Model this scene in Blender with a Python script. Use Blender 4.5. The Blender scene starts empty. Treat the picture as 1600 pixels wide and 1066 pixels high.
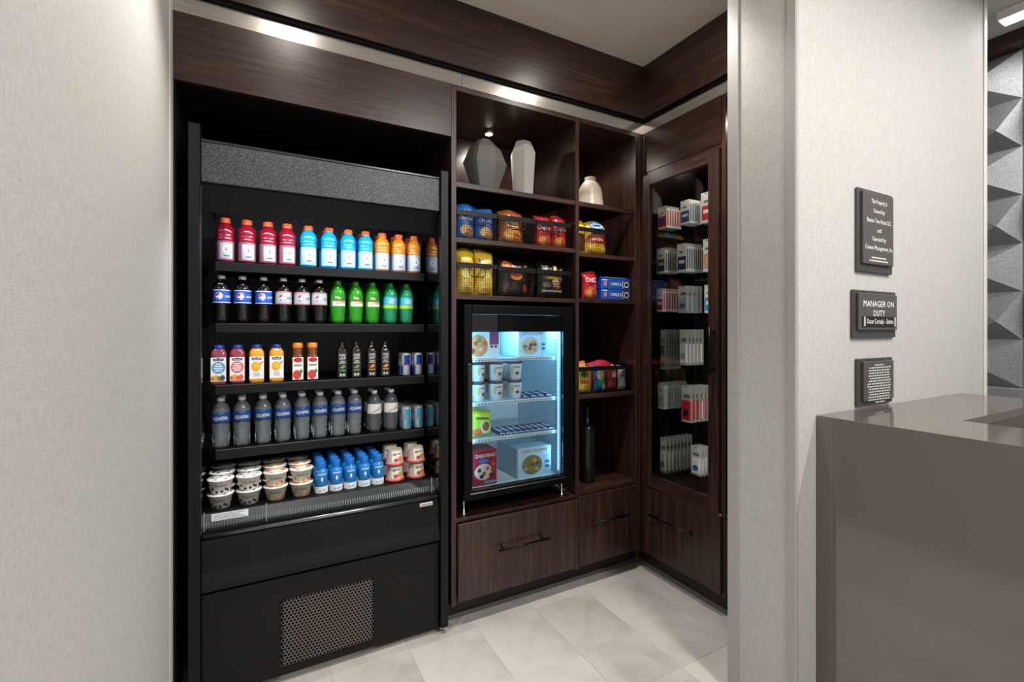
import bpy, math, random
from mathutils import Vector
random.seed(7)
S = bpy.context.scene
COL = S.collection

# ------------------------------------------------------------------ camera
F_PX, HORIZON, YAW, CAM_H = 737.0, 515.0, math.radians(28.6), 1.4
cam = bpy.data.cameras.new('camera'); cam.sensor_width = 36.0; cam.lens = F_PX / 1600 * 36
cam.shift_y = (HORIZON - 533) / 1600; cam.clip_start = 0.02
co = bpy.data.objects.new('camera', cam); COL.objects.link(co)
co.location = (0, 0, CAM_H); co.rotation_euler = (math.pi / 2, 0, -YAW)
S.camera = co
# ------------------------------------------------------------------ world / exposure
w = bpy.data.worlds.new('world'); S.world = w; w.use_nodes = True
w.node_tree.nodes['Background'].inputs[0].default_value = (0.985, 0.99, 1.0, 1)
w.node_tree.nodes['Background'].inputs[1].default_value = 0.50
S.view_settings.view_transform = 'Standard'; S.view_settings.look = 'None'
S.view_settings.gamma = 1.0; S.view_settings.exposure = 1.1; S.view_settings.use_curve_mapping = False
S.cycles.max_bounces = 10; S.cycles.transmission_bounces = 8; S.cycles.transparent_max_bounces = 12
S.cycles.caustics_reflective = False; S.cycles.caustics_refractive = False
S.cycles.sample_clamp_indirect = 4.0

def light(name, kind, loc, power, color=(1, 1, 1), rot=(0, 0, 0), size=None, spot=None, blend=0.5, parent=None):
    l = bpy.data.lights.new(name, kind); l.energy = power; l.color = color
    if kind == 'AREA':
        l.shape = 'RECTANGLE'; l.size, l.size_y = size
    else:
        l.shadow_soft_size = size or 0.03
    if kind == 'SPOT':
        l.spot_size = spot; l.spot_blend = blend
    o = bpy.data.objects.new(name, l); COL.objects.link(o); o.location = loc; o.rotation_euler = rot
    if parent: o.parent = parent
    return o

# ------------------------------------------------------------------ pixel helpers (1600 x 1066 frame)
SN, CS = math.sin(YAW), math.cos(YAW)
def ray(px):
    a = (px - 800) / F_PX
    return SN + a * CS, CS - a * SN
def onY(px, Y):                      # X where the pixel column meets plane Y
    dx, dy = ray(px); return dx / dy * Y
def onX(px, X):
    dx, dy = ray(px); return dy / dx * X
def zY(px, py, Y):
    dx, dy = ray(px); return CAM_H + (HORIZON - py) / F_PX * (Y / dy)
def zX(px, py, X):
    dx, dy = ray(px); return CAM_H + (HORIZON - py) / F_PX * (X / dx)

# ------------------------------------------------------------------ materials
def lin(h):
    c = [int(h[i:i + 2], 16) / 255 for i in (0, 2, 4)]
    return tuple((x / 12.92 if x <= 0.04045 else ((x + 0.055) / 1.055) ** 2.4) for x in c) + (1,)
MC = {}
def mat(h, rough=0.45, metal=0.0, trans=0.0, ior=1.45, coat=0.0, emit=0.0, spec=0.5, alpha=1.0):
    key = (h, rough, metal, trans, ior, coat, emit, spec, alpha)
    if key in MC: return MC[key]
    m = bpy.data.materials.new('mat_' + h); m.use_nodes = True
    b = m.node_tree.nodes['Principled BSDF']
    b.inputs['Base Color'].default_value = lin(h); b.inputs['Roughness'].default_value = rough
    b.inputs['Metallic'].default_value = metal; b.inputs['Transmission Weight'].default_value = trans
    b.inputs['IOR'].default_value = ior; b.inputs['Coat Weight'].default_value = coat
    b.inputs['Specular IOR Level'].default_value = spec
    if emit:
        b.inputs['Emission Color'].default_value = lin(h); b.inputs['Emission Strength'].default_value = emit
    MC[key] = m
    return m
def nodes(name):
    m = bpy.data.materials.new(name); m.use_nodes = True
    n = m.node_tree.nodes; l = m.node_tree.links
    return m, n, l, n['Principled BSDF']
def coords(n, l, scale, kind='Object', rot=(0, 0, 0)):
    tc = n.new('ShaderNodeTexCoord'); mp = n.new('ShaderNodeMapping')
    mp.inputs['Scale'].default_value = scale; mp.inputs['Rotation'].default_value = rot
    l.new(tc.outputs[kind], mp.inputs[0]); return mp.outputs[0]
def noise(n, l, vec, scale, detail=4, rough=0.55, dist=0.0):
    t = n.new('ShaderNodeTexNoise'); l.new(vec, t.inputs['Vector'])
    t.inputs['Scale'].default_value = scale; t.inputs['Detail'].default_value = detail
    t.inputs['Roughness'].default_value = rough; t.inputs['Distortion'].default_value = dist
    return t.outputs[0]
def ramp(n, l, fac, stops):
    r = n.new('ShaderNodeValToRGB'); l.new(fac, r.inputs[0]); e = r.color_ramp.elements
    e[0].position, e[0].color = stops[0][0], lin(stops[0][1])
    e[1].position, e[1].color = stops[-1][0], lin(stops[-1][1])
    for p, h in stops[1:-1]:
        x = e.new(p); x.color = lin(h)
    return r.outputs[0]
def bump(n, l, b, fac, strength, dist=0.002):
    bp = n.new('ShaderNodeBump'); bp.inputs['Strength'].default_value = strength; bp.inputs['Distance'].default_value = dist
    l.new(fac, bp.inputs['Height']); l.new(bp.outputs[0], b.inputs['Normal'])
def wood(axis, dark='180d0a', mid='2e1c16', light='4a3025', rough=0.32):
    m, n, l, b = nodes('walnut_' + axis)
    sc = {'x': (0.7, 14, 14), 'y': (14, 0.7, 14), 'z': (14, 14, 0.7)}[axis]
    v = coords(n, l, sc)
    f = noise(n, l, v, 3.0, 7, 0.62, 1.2)
    v2 = coords(n, l, tuple(3.5 * s for s in sc)); g = noise(n, l, v2, 6.0, 3, 0.5)
    mx = n.new('ShaderNodeMath'); mx.operation = 'MULTIPLY_ADD'; l.new(g, mx.inputs[0]); mx.inputs[1].default_value = 0.35
    l.new(f, mx.inputs[2])
    l.new(ramp(n, l, mx.outputs[0], [(0.42, dark), (0.66, mid), (0.92, light)]), b.inputs['Base Color'])
    b.inputs['Roughness'].default_value = rough
    bump(n, l, b, g, 0.08, 0.001)
    return m
WX, WY, WZ = wood('x'), wood('y'), wood('z')
def linen(name, a, c):
    m, n, l, b = nodes(name)
    f = noise(n, l, coords(n, l, (60, 60, 420)), 1.0, 4, 0.6)
    g = noise(n, l, coords(n, l, (300, 300, 40)), 1.0, 2, 0.5)
    s = n.new('ShaderNodeMath'); s.operation = 'ADD'; l.new(f, s.inputs[0]); l.new(g, s.inputs[1])
    h = n.new('ShaderNodeMath'); h.operation = 'MULTIPLY'; l.new(s.outputs[0], h.inputs[0]); h.inputs[1].default_value = 0.5
    l.new(ramp(n, l, h.outputs[0], [(0.35, a), (0.65, c)]), b.inputs['Base Color'])
    b.inputs['Roughness'].default_value = 0.75; bump(n, l, b, h.outputs[0], 0.25, 0.0015)
    return m
LINEN = linen('linen_wallcovering', 'a09e9a', 'b6b3af')
def tile_mat():
    m, n, l, b = nodes('stone_tile')
    f = noise(n, l, coords(n, l, (1, 1, 1)), 3.2, 6, 0.6, 0.5)
    oi = n.new('ShaderNodeObjectInfo')
    a = n.new('ShaderNodeMath'); a.operation = 'MULTIPLY_ADD'; l.new(oi.outputs['Random'], a.inputs[0]); a.inputs[1].default_value = 0.16; l.new(f, a.inputs[2])
    l.new(ramp(n, l, a.outputs[0], [(0.3, '99938d'), (0.55, 'b6b1ab'), (0.8, 'c5c1bc')]), b.inputs['Base Color'])
    b.inputs['Roughness'].default_value = 0.42
    return m
TILE = tile_mat()
GROUT = mat('a8a29b', 0.8)
CEIL = mat('ddd4cb', 0.85)
BLK = mat('050506', 0.45, spec=0.25); BLK2 = mat('020202', 0.7, spec=0.15); BLKG = mat('070708', 0.3, spec=0.3)
CHAR = mat('0a0a0b', 0.4, spec=0.3)
CHROME = mat('c8c8c8', 0.2, 1.0)
MIRROR = mat('6f7377', 0.06, 1.0)
def brushed():
    m, n, l, b = nodes('brushed_steel')
    f = noise(n, l, coords(n, l, (2, 2, 260)), 1.0, 3)
    l.new(ramp(n, l, f, [(0.3, '9c9690'), (0.7, 'aea8a2')]), b.inputs['Base Color'])
    b.inputs['Metallic'].default_value = 0.6; b.inputs['Roughness'].default_value = 0.22
    b.inputs['Anisotropic'].default_value = 0.4
    return m
STEEL = brushed()
def speckle():
    m, n, l, b = nodes('speckled_canopy')
    f = noise(n, l, coords(n, l, (1, 1, 1)), 420.0, 2, 0.6)
    l.new(ramp(n, l, f, [(0.38, '131415'), (0.52, '2c2d2f'), (0.66, '5c5d5f')]), b.inputs['Base Color'])
    b.inputs['Roughness'].default_value = 0.4; b.inputs['Metallic'].default_value = 0.3
    return m
SPECK = speckle()
def quartz():
    m, n, l, b = nodes('taupe_quartz')
    f = noise(n, l, coords(n, l, (1, 1, 1)), 700.0, 2)
    l.new(ramp(n, l, f, [(0.35, '544b45'), (0.65, '5f564f')]), b.inputs['Base Color'])
    b.inputs['Roughness'].default_value = 0.10; b.inputs['IOR'].default_value = 1.9
    return m
QUARTZ = quartz()
def fabric_panel():
    m, n, l, b = nodes('silver_weave')
    f = noise(n, l, coords(n, l, (90, 90, 600)), 1.0, 3); g = noise(n, l, coords(n, l, (600, 600, 90)), 1.0, 3)
    s = n.new('ShaderNodeMath'); s.operation = 'ADD'; l.new(f, s.inputs[0]); l.new(g, s.inputs[1])
    l.new(ramp(n, l, s.outputs[0], [(0.75, '4c4b4c'), (1.25 if False else 0.99, '8d8e92')]), b.inputs['Base Color'])
    b.inputs['Metallic'].default_value = 0.5; b.inputs['Roughness'].default_value = 0.45
    return m
WEAVE = fabric_panel()
def pane(tint='ffffff', f0=1.45):
    m = bpy.data.materials.new('pane_glass'); m.use_nodes = True
    n, l = m.node_tree.nodes, m.node_tree.links; n.clear()
    o = n.new('ShaderNodeOutputMaterial'); t = n.new('ShaderNodeBsdfTransparent'); g = n.new('ShaderNodeBsdfGlossy')
    t.inputs[0].default_value = lin(tint); g.inputs['Roughness'].default_value = 0.01
    fr = n.new('ShaderNodeFresnel'); fr.inputs[0].default_value = f0
    mx = n.new('ShaderNodeMixShader'); l.new(fr.outputs[0], mx.inputs[0]); l.new(t.outputs[0], mx.inputs[1]); l.new(g.outputs[0], mx.inputs[2])
    l.new(mx.outputs[0], o.inputs[0]); return m
PANE = pane('f4f8f9', 1.3)
ACRYL = pane('f0f3f4', 1.14)

# ------------------------------------------------------------------ mesh helpers
class MB:
    def __init__(s): s.v = []; s.f = []; s.sm = []
    def add(s, v, f, smooth=False):
        o = len(s.v); s.v += [tuple(p) for p in v]; s.f += [tuple(i + o for i in q) for q in f]; s.sm += [smooth] * len(f); return s
    def box(s, x0, x1, y0, y1, z0, z1, bev=0.0):
        if bev <= 0:
            v = [(x, y, z) for z in (z0, z1) for y in (y0, y1) for x in (x0, x1)]
            return s.add(v, [(0, 2, 3, 1), (4, 5, 7, 6), (0, 1, 5, 4), (2, 6, 7, 3), (0, 4, 6, 2), (1, 3, 7, 5)])
        b = min(bev, (x1 - x0) / 2.01, (y1 - y0) / 2.01, (z1 - z0) / 2.01)
        v = []; idx = {}
        for ix, (xa, xb) in enumerate(((x0, x0 + b), (x1, x1 - b))):
            for iy, (ya, yb) in enumerate(((y0, y0 + b), (y1, y1 - b))):
                for iz, (za, zb) in enumerate(((z0, z0 + b), (z1, z1 - b))):
                    for k, p in enumerate(((xa, yb, zb), (xb, ya, zb), (xb, yb, za))):
                        idx[ix, iy, iz, k] = len(v); v.append(p)
        I = lambda x, y, z, k: idx[x, y, z, k]
        f = []
        for c in (0, 1):
            q = [I(c, 0, 0, 0), I(c, 1, 0, 0), I(c, 1, 1, 0), I(c, 0, 1, 0)]; f.append(q if c else q[::-1])
            q = [I(0, c, 0, 1), I(0, c, 1, 1), I(1, c, 1, 1), I(1, c, 0, 1)]; f.append(q if c else q[::-1])
            q = [I(0, 0, c, 2), I(1, 0, c, 2), I(1, 1, c, 2), I(0, 1, c, 2)]; f.append(q if c else q[::-1])
        for a in (0, 1):
            for c in (0, 1):
                q = [I(a, c, 0, 0), I(a, c, 1, 0), I(a, c, 1, 1), I(a, c, 0, 1)]; f.append(q if a == c else q[::-1])
                q = [I(0, a, c, 1), I(0, a, c, 2), I(1, a, c, 2), I(1, a, c, 1)]; f.append(q if a == c else q[::-1])
                q = [I(a, 0, c, 2), I(a, 0, c, 0), I(a, 1, c, 0), I(a, 1, c, 2)]; f.append(q if a == c else q[::-1])
                for d in (0, 1):
                    q = [I(a, c, d, 0), I(a, c, d, 1), I(a, c, d, 2)]; f.append(q if (a + c + d) % 2 else q[::-1])
        return s.add(v, f)
    def lathe(s, prof, seg=20, cx=0, cy=0, z0=0, sq=0, smooth=True, a0=0.0, caps=True, lobe=0):
        v = []; f = []
        for r, z in prof:
            for k in range(seg):
                a = a0 + 2 * math.pi * k / seg; c, d = math.cos(a), math.sin(a)
                q = 1.0 if not sq else 1 / (abs(c) ** sq + abs(d) ** sq) ** (1 / sq)
                if lobe and z < lobe: q *= 1 - 0.16 * (1 - z / lobe) * (0.5 + 0.5 * math.cos(5 * a + 1.57))
                v.append((cx + r * q * c, cy + r * q * d, z0 + z))
        for i in range(len(prof) - 1):
            for k in range(seg):
                k2 = (k + 1) % seg
                f.append((i * seg + k, i * seg + k2, (i + 1) * seg + k2, (i + 1) * seg + k))
        s.add(v, f, smooth)
        if caps:
            s.add(v[:seg], [tuple(range(seg))[::-1]]); s.add(v[-seg:], [tuple(range(seg))])
        return s
    def bar(s, a, b, r, n=6):
        a, b = Vector(a), Vector(b); d = (b - a).normalized()
        u = d.orthogonal().normalized(); w_ = d.cross(u)
        v = [p + r * (math.cos(2 * math.pi * k / n) * u + math.sin(2 * math.pi * k / n) * w_) for p in (a, b) for k in range(n)]
        f = [(k, (k + 1) % n, n + (k + 1) % n, n + k) for k in range(n)] + [tuple(range(n))[::-1], tuple(range(n, 2 * n))]
        return s.add(v, f, n > 6)
    def prism(s, poly, y0, y1):       # poly in x,z extruded along y
        n = len(poly)
        v = [(x, y0, z) for x, z in poly] + [(x, y1, z) for x, z in poly]
        return s.add(v, [tuple(range(n)), tuple(range(2 * n - 1, n - 1, -1))] + [(k, n + k, n + (k + 1) % n, (k + 1) % n) for k in range(n)])
    def extx(s, poly, x0, x1):        # poly in y,z extruded along x
        n = len(poly)
        v = [(x0, y, z) for y, z in poly] + [(x1, y, z) for y, z in poly]
        return s.add(v, [tuple(range(n))[::-1], tuple(range(n, 2 * n))] + [(k, (k + 1) % n, n + (k + 1) % n, n + k) for k in range(n)])
    def patch(s, fn, u0, v0, u1, v1, n=6, m=6, disc=False, off=0.0006):
        v = []
        for j in range(m + 1):
            for i in range(n + 1):
                a, b = 2 * i / n - 1, 2 * j / m - 1
                if disc: a, b = a * math.sqrt(1 - b * b / 2), b * math.sqrt(1 - a * a / 2)
                v.append(fn((u0 + u1) / 2 + a * (u1 - u0) / 2, (v0 + v1) / 2 + b * (v1 - v0) / 2, off))
        f = [(j * (n + 1) + i, j * (n + 1) + i + 1, (j + 1) * (n + 1) + i + 1, (j + 1) * (n + 1) + i) for j in range(m) for i in range(n)]
        return s.add(v, f, True)
    def poly(s, fn, pts, off=0.0008):
        return s.add([fn(u, v, off) for u, v in pts], [tuple(range(len(pts)))])
    def text(s, fn, txt, size, u=0, v=0, width=None, off=0.001):
        vv, ff = text_mesh(txt)
        k = size; kx = size
        if width:
            kx = width / max(1e-6, max(p[0] for p in vv) - min(p[0] for p in vv))
        return s.add([fn(u + p[0] * kx, v + p[1] * k, off) for p in vv], ff)
    def mesh(s, name, m):
        me = bpy.data.meshes.new(name); me.from_pydata(s.v, [], s.f); me.polygons.foreach_set('use_smooth', s.sm)
        me.materials.append(m); me.update(); return me
    def build(s, name, m, parent=None):
        o = bpy.data.objects.new(name, s.mesh(name, m)); COL.objects.link(o)
        if parent is not None: o.parent = parent
        return o
TXT = {}
def text_mesh(t):
    if t in TXT: return TXT[t]
    c = bpy.data.curves.new('lettering', 'FONT'); c.body = t; c.align_x = 'CENTER'; c.align_y = 'CENTER'; c.resolution_u = 2
    o = bpy.data.objects.new('lettering', c); COL.objects.link(o)
    dg = bpy.context.evaluated_depsgraph_get(); me = bpy.data.meshes.new_from_object(o.evaluated_get(dg))
    r = ([(v.co.x, v.co.y) for v in me.vertices], [tuple(p.vertices) for p in me.polygons])
    bpy.data.objects.remove(o); bpy.data.curves.remove(c); bpy.data.meshes.remove(me)
    TXT[t] = r; return r
def cyl(r, turn=0.0):                 # wrap (arc, z) onto a cylinder seen from -Y
    def fn(u, v, off):
        rr = r(v) if callable(r) else r
        a = u / rr + turn
        return ((rr + off) * math.sin(a), -(rr + off) * math.cos(a), v)
    return fn
def plane(y=0.0, x0=0.0, z0=0.0):
    return lambda u, v, off: (x0 + u, y - off, z0 + v)
def xplane(x=0.0, y0=0.0, z0=0.0):    # seen from -X, u to the viewer's right is -Y
    return lambda u, v, off: (x - off, y0 - u, z0 + v)
def tag(o, label, cat, group=None):
    o['label'] = label; o['category'] = cat
    if group: o['group'] = group
    return o
def empty(name, loc=(0, 0, 0), rz=0):
    o = bpy.data.objects.new(name, None); COL.objects.link(o); o.location = loc; o.rotation_euler.z = rz; o.empty_display_size = 0.02
    return o
def thing(name, label, cat, loc=(0, 0, 0), rz=0, group=None):
    return tag(empty(name, loc, rz), label, cat, group)
def struct(name, mb, m, parent=None, label=None, cat=None):
    o = mb.build(name, m, parent)
    if parent is None:
        o['kind'] = 'structure'
        if label: tag(o, label, cat)
    return o
KIDS = {}
def copy_tree(o, parent=None):
    c = o.copy(); COL.objects.link(c); c.parent = parent
    if o.name not in KIDS: KIDS[o.name] = list(o.children)
    for ch in KIDS[o.name]: copy_tree(ch, c)
    return c
class Proto:                           # first use moves the prototype itself, later uses copy it
    def __init__(s, root): s.root = root; s.used = False
    def put(s, loc, label, cat, group=None, rz=0.0):
        if s.used: o = copy_tree(s.root)
        else: o = s.root; s.used = True; KIDS[o.name] = list(o.children)
        o.location = loc; o.rotation_euler.z = rz
        for k in ('label', 'category', 'group'):
            if k in o: del o[k]
        return tag(o, label, cat, group)
ORD = ['first', 'second', 'third', 'fourth', 'fifth', 'sixth', 'seventh', 'eighth', 'ninth', 'tenth', 'eleventh', 'twelfth']

# ================================================================== ROOM SHELL
XW = -0.26                              # left wall face
YP, XP, YPB, XPE = 0.945, 1.611, 1.203, 3.234   # pier: front plane, left plane, back plane, right end
CZ, LZ = 2.93, 3.10                      # pantry / lobby ceiling
fl = struct('floor', MB().box(-0.6, 5.2, -3.5, 2.95, -0.06, -0.0016), GROUT, None, 'pale stone tiled floor', 'floor')
tile_me = {}
tw, tl = 0.32, 0.64
for i in range(-2, 19):
    for j in range(-6, 3):
        x0 = 0.272 + tw * (i - 1); y0 = 2.02 - tl * (1 - j) + (0 if i % 2 else 0.0)
        x1, y1 = x0 + tw, y0 + tl
        if x1 < -0.3 or y0 > 2.9 or y0 < -1.9 or x0 > 5.0: continue
        if x0 > 2.05 and y0 > 0.9: continue
        key = 0
        if key not in tile_me:
            tile_me[key] = MB().box(0.0009, tw - 0.0009, 0.0009, tl - 0.0009, -0.005, 0.0, 0.0006).mesh('floor_tile', TILE)
        o = bpy.data.objects.new('floor_tile', tile_me[key]); COL.objects.link(o); o.location = (x0, y0, 0); o.parent = fl
struct('wall_left', MB().box(XW - 0.12, XW, -3.2, 2.05, 0, LZ), LINEN, None, 'light grey linen textured wall at left', 'wall')
struct('trim_1', MB().box(XW - 0.001, XW + 0.004, 1.99, 2.054, 0.0, CZ - 0.002, 0.002), mat('b9b3ab', 0.5), None, 'slim corner guard on the left wall end', 'trim')
pier = struct('wall_right', MB().box(XP, XPE, YP, YPB, 0, LZ), LINEN, None, 'light grey linen textured wall pier behind desk', 'wall')
struct('trim_2', MB().box(XP - 0.004, XP, YPB - 0.045, YPB + 0.002, 0, CZ - 0.002, 0.0015).box(XP - 0.004, XP, YP - 0.002, YP + 0.028, 0, LZ - 0.01, 0.0015).box(XP - 0.002, XP + 0.012, YP - 0.004, YP, 0, LZ - 0.01, 0.0015), mat('9b9894', 0.6), None, 'corner guards on the pier edges', 'trim')
struct('trim_3', MB().box(XPE - 0.03, XPE + 0.004, YP - 0.006, YP, 0, LZ - 0.01, 0.002), mat('c9c4bd', 0.45), None, 'slim trim at the far end of the pier', 'trim')
struct('ceiling', MB().box(-0.6, 2.75, YP + 0.02, 2.95, CZ, CZ + 0.1), CEIL, None, 'plain taupe pantry ceiling', 'ceiling')
struct('ceiling_lobby', MB().box(-0.6, 5.2, -3.5, YP + 0.02, LZ, LZ + 0.1).box(2.75, 5.2, YP + 0.02, 2.95, LZ, LZ + 0.1).box(-0.6, XP, YP, YP + 0.02, CZ, LZ), mat('b9b5b0', 0.85), None, 'pale lobby ceiling', 'ceiling')
struct('wall_back', MB().box(-0.38, 2.75, 2.86, 2.95, 0, CZ), mat('15110f', 0.7), None, 'dark wall behind the cabinets', 'wall')
struct('wall_alcove', MB().box(XW - 0.12, XW + 0.006, 2.0545, 2.86, 0, 2.297), mat('101011', 0.5), None, 'black side lining of the cooler alcove', 'wall')

# recessed ceiling downlights over the pantry
def downlight(x, y, label, p):
    t = thing('recessed_downlight', label, 'downlight', (x, y, CZ), 0, 'pantry downlights')
    MB().lathe([(0.062, -0.0005), (0.062, -0.006), (0.045, -0.006), (0.045, -0.001)], 24).build('trim_ring', mat('cfcac4', 0.4), t)
    MB().lathe([(0.044, -0.003), (0.026, -0.004)], 24, caps=False).build('reflector', mat('8d8a86', 0.4, 0.5), t)
    MB().lathe([(0.025, -0.003), (0.025, -0.0045)], 24).build('lens', mat('fff6ea', 0.3, emit=330.0), t)
    light('downlight_lamp', 'SPOT', (0, 0, -0.02), p, (1, 0.97, 0.93), (0, 0, 0), 0.045, math.radians(100), 0.6, t)
downlight(0.15, 1.46, 'round recessed downlight in the pantry ceiling near the left wall', 46)
downlight(1.50, 1.46, 'round recessed downlight in the pantry ceiling near the pier', 46)

# ------------------------------------------------------------------ lobby: linear lamps, feature wall
def linear(x, y0, y1, label, p):
    t = thing('linear_lamp', label, 'lamp', (x, 0, LZ), 0, 'linear ceiling lamps')
    MB().box(-0.05, 0.05, y0, y1, -0.05, -0.001, 0.003).build('housing', mat('d9d6d2', 0.4), t)
    MB().box(-0.042, 0.042, y0 + 0.01, y1 - 0.01, -0.055, -0.0505).build('diffuser', mat('fff6ea', 0.4, emit=3.0), t)
    light('linear_glow', 'AREA', (0, (y0 + y1) / 2, -0.06), p, (1, 0.98, 0.955), (0, 0, 0), (0.08, y1 - y0 - 0.02), parent=t)
linear(3.533, -0.6, 0.975, 'linear ceiling lamp over the front desk beside the feature wall', 8)
linear(1.30, -1.6, 0.2, 'added linear ceiling lamp behind the viewer, unseen, lighting the lobby', 36)  # unseen lamp put in for general lobby light
linear(2.50, -1.3, 0.15, 'added unseen linear lamp brightening the pier and reception desk', 24)  # added out of view to brighten the pier face and desk top
XF = 3.79
struct('wall_feature', MB().box(XF + 0.12, XF + 0.3, -2.0, 2.95, 0, LZ), mat('55524f', 0.8), None, 'grey wall behind the folded feature panels', 'wall')
struct('trim_4', MB().box(XF - 0.01, XF + 0.12, -2.0, 2.95, 3.03, LZ - 0.001, 0.002), WY, None, 'dark wood cornice over the feature panels', 'trim')
struct('baseboard_feature', MB().box(XF + 0.04, XF + 0.12, -2.0, 2.95, 0.0, 1.058, 0.002), mat('77767a', 0.45), None, 'plain grey dado under the feature panels', 'baseboard')
fp = thing('feature_panel_wall', 'folded silver and charcoal triangular wall panels behind the desk', 'wall panel', (XF + 0.12, 0, 0))
ph, pw = 0.281, 0.302
meA = []
for kind in (0, 1):
    ap = [(-0.085, 0.22, 0.50 * ph), (-0.075, 0.092, 0.38 * ph)][kind]
    v = [(0, 0, 0), (0, pw, 0), (0, pw, ph), (0, 0, ph), ap]
    meA.append(MB().add(v, [(1, 0, 4), (2, 1, 4), (3, 2, 4), (0, 3, 4)]).mesh('faceted_panel', WEAVE))
for r in range(7):
    for c in range(-4, 7):
        o = bpy.data.objects.new('faceted_panel', meA[(r + c) % 2]); COL.objects.link(o); o.parent = fp
        o.location = (-0.001, onX(1598, XF + 0.12) + c * pw, 1.060 + r * ph)

# ================================================================== BULKHEAD AND METAL BAND
struct('trim_5', MB().box(XW + 0.001, 2.30, 2.045, 2.16, 2.628, CZ - 0.001), WX, None, 'dark wood bulkhead over the back cabinets', 'bulkhead')
struct('trim_6', MB().box(XW + 0.002, 2.0, 2.058, 2.10, 2.612, 2.627), BLK2, None, 'dark shadow gap under the back bulkhead', 'trim')
struct('trim_7', MB().box(XW + 0.002, 0.859, 2.071, 2.10, 2.549, 2.611).box(0.861, 2.012, 2.071, 2.10, 2.549, 2.611), STEEL, None, 'brushed steel band over the back cabinets', 'trim')
struct('trim_8', MB().box(1.985, 2.16, YPB + 0.001, 2.044, 2.628, CZ - 0.001), WY, None, 'dark wood bulkhead over the glass cabinet', 'bulkhead')
struct('trim_9', MB().box(1.998, 2.04, YPB + 0.002, 2.057, 2.612, 2.627), BLK2, None, 'dark shadow gap under the side bulkhead', 'trim')
struct('trim_10', MB().box(2.011, 2.04, YPB + 0.002, 2.070, 2.549, 2.611), STEEL, None, 'brushed steel band over the glass cabinet', 'trim')

# wood fascia over the cooler
fa = struct('trim_11', MB().box(XW + 0.001, 0.804, 2.065, 2.09, 2.30, 2.547, 0.001), WX, None, 'walnut fascia board over the drinks cooler', 'fascia')
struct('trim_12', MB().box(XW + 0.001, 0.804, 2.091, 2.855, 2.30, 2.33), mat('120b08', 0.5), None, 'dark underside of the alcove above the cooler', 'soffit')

# ================================================================== CABINETS
YC = 2.07; YB = 2.58
def handle(mb, a, b, out, r=0.006):
    a, b, out = Vector(a), Vector(b), Vector(out)
    d = (b - a)
    mb.bar(a + out - d * 0.06, b + out + d * 0.06, r, 8)
    for p in (a + d * 0.06, b - d * 0.06): mb.bar(p, p + out, r * 0.8, 8)
    return mb
HND = mat('0d0c0c', 0.35, 0.6)
# cabinet round the freezer
ca = thing('open_cabinet', 'tall walnut open cabinet holding the freezer, with wide drawer below', 'cabinet')
MB().box(0.806, 0.831, YC, 2.85, 0.10, 2.547, 0.001).build('side_panel', WZ, ca)
MB().box(1.52, 1.5315, YC, 2.85, 0.10, 2.547, 0.001).build('side_panel', WZ, ca)
MB().box(0.8315, 1.5195, YB, YB + 0.012, 1.57, 2.52).build('back_panel', WZ, ca)
MB().box(0.8315, 1.5195, 2.82, 2.835, 0.50, 1.54).build('back_panel', BLK2, ca)
MB().box(0.8315, 1.5195, YC, YB + 0.012, 2.523, 2.547, 0.001).build('top_panel', WX, ca)
sh = MB().box(0.8315, 1.5195, YC + 0.004, YC + 0.022, 2.073, 2.097, 0.001).build('shelf_edge', WX, ca)
MB().box(0.8315, 1.5195, YC + 0.022, YB - 0.002, 2.087, 2.095).build('glass_shelf', PANE, ca)
MB().box(0.8315, 1.5195, YC + 0.004, YB - 0.001, 1.813, 1.836, 0.001).build('shelf', WX, ca)
MB().box(0.8315, 1.5195, YC + 0.004, 2.81, 1.543, 1.565, 0.001).build('shelf', WX, ca)
MB().box(0.8315, 1.5195, YC + 0.004, 2.81, 0.488, 0.507, 0.001).build('bottom_shelf', WX, ca)
d = MB().box(0.834, 1.5285, YC - 0.018, YC - 0.001, 0.122, 0.486, 0.0015).build('drawer', WZ, ca)
xh0, xh1 = onY(780, 2.05), onY(850, 2.05)
handle(MB(), (xh0, YC - 0.018, 0.335), (xh1, YC - 0.018, 0.335), (0, -0.032, 0)).build('handle', HND, d)
MB().box(0.806, 1.5315, 2.145, 2.16, 0.022, 0.1).build('toe_kick', mat('1a100c', 0.5), ca)
# narrow open cabinet
cb = thing('open_cabinet', 'narrow walnut open cabinet in the corner with vase, snacks and small drawer', 'cabinet')
XB0, XB1 = 1.5325, 1.949
MB().box(XB0, 1.543, YC, YB, 0.10, 2.547, 0.001).build('side_panel', WZ, cb)
MB().box(XB1, 1.975, YC, YB, 0.10, 2.547, 0.001).build('side_panel', WZ, cb)
MB().box(1.9755, 1.9975, YC, YC + 0.02, 0.10, 2.547, 0.001).build('corner_post', WZ, cb)
MB().box(1.5435, XB1 - 0.0005, YB - 0.012, YB, 0.52, 2.52).build('back_panel', WZ, cb)
MB().box(1.5435, XB1 - 0.0005, YC, YB - 0.0125, 2.523, 2.547, 0.001).build('top_panel', WX, cb)
MB().box(1.5435, XB1 - 0.0005, YC + 0.004, YC + 0.022, 2.073, 2.097, 0.001).build('shelf_edge', WX, cb)
MB().box(1.5435, XB1 - 0.0005, YC + 0.022, YB - 0.013, 2.087, 2.095).build('glass_shelf', PANE, cb)
for z in (1.82, 1.57, 1.042):
    MB().box(1.5435, XB1 - 0.0005, YC + 0.004, YB - 0.013, z - 0.022, z, 0.001).build('shelf', WX, cb)
MB().box(1.5435, XB1 - 0.0005, YC - 0.0, YB - 0.013, 0.50, 0.522, 0.001).build('bottom_shelf', WX, cb)
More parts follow.
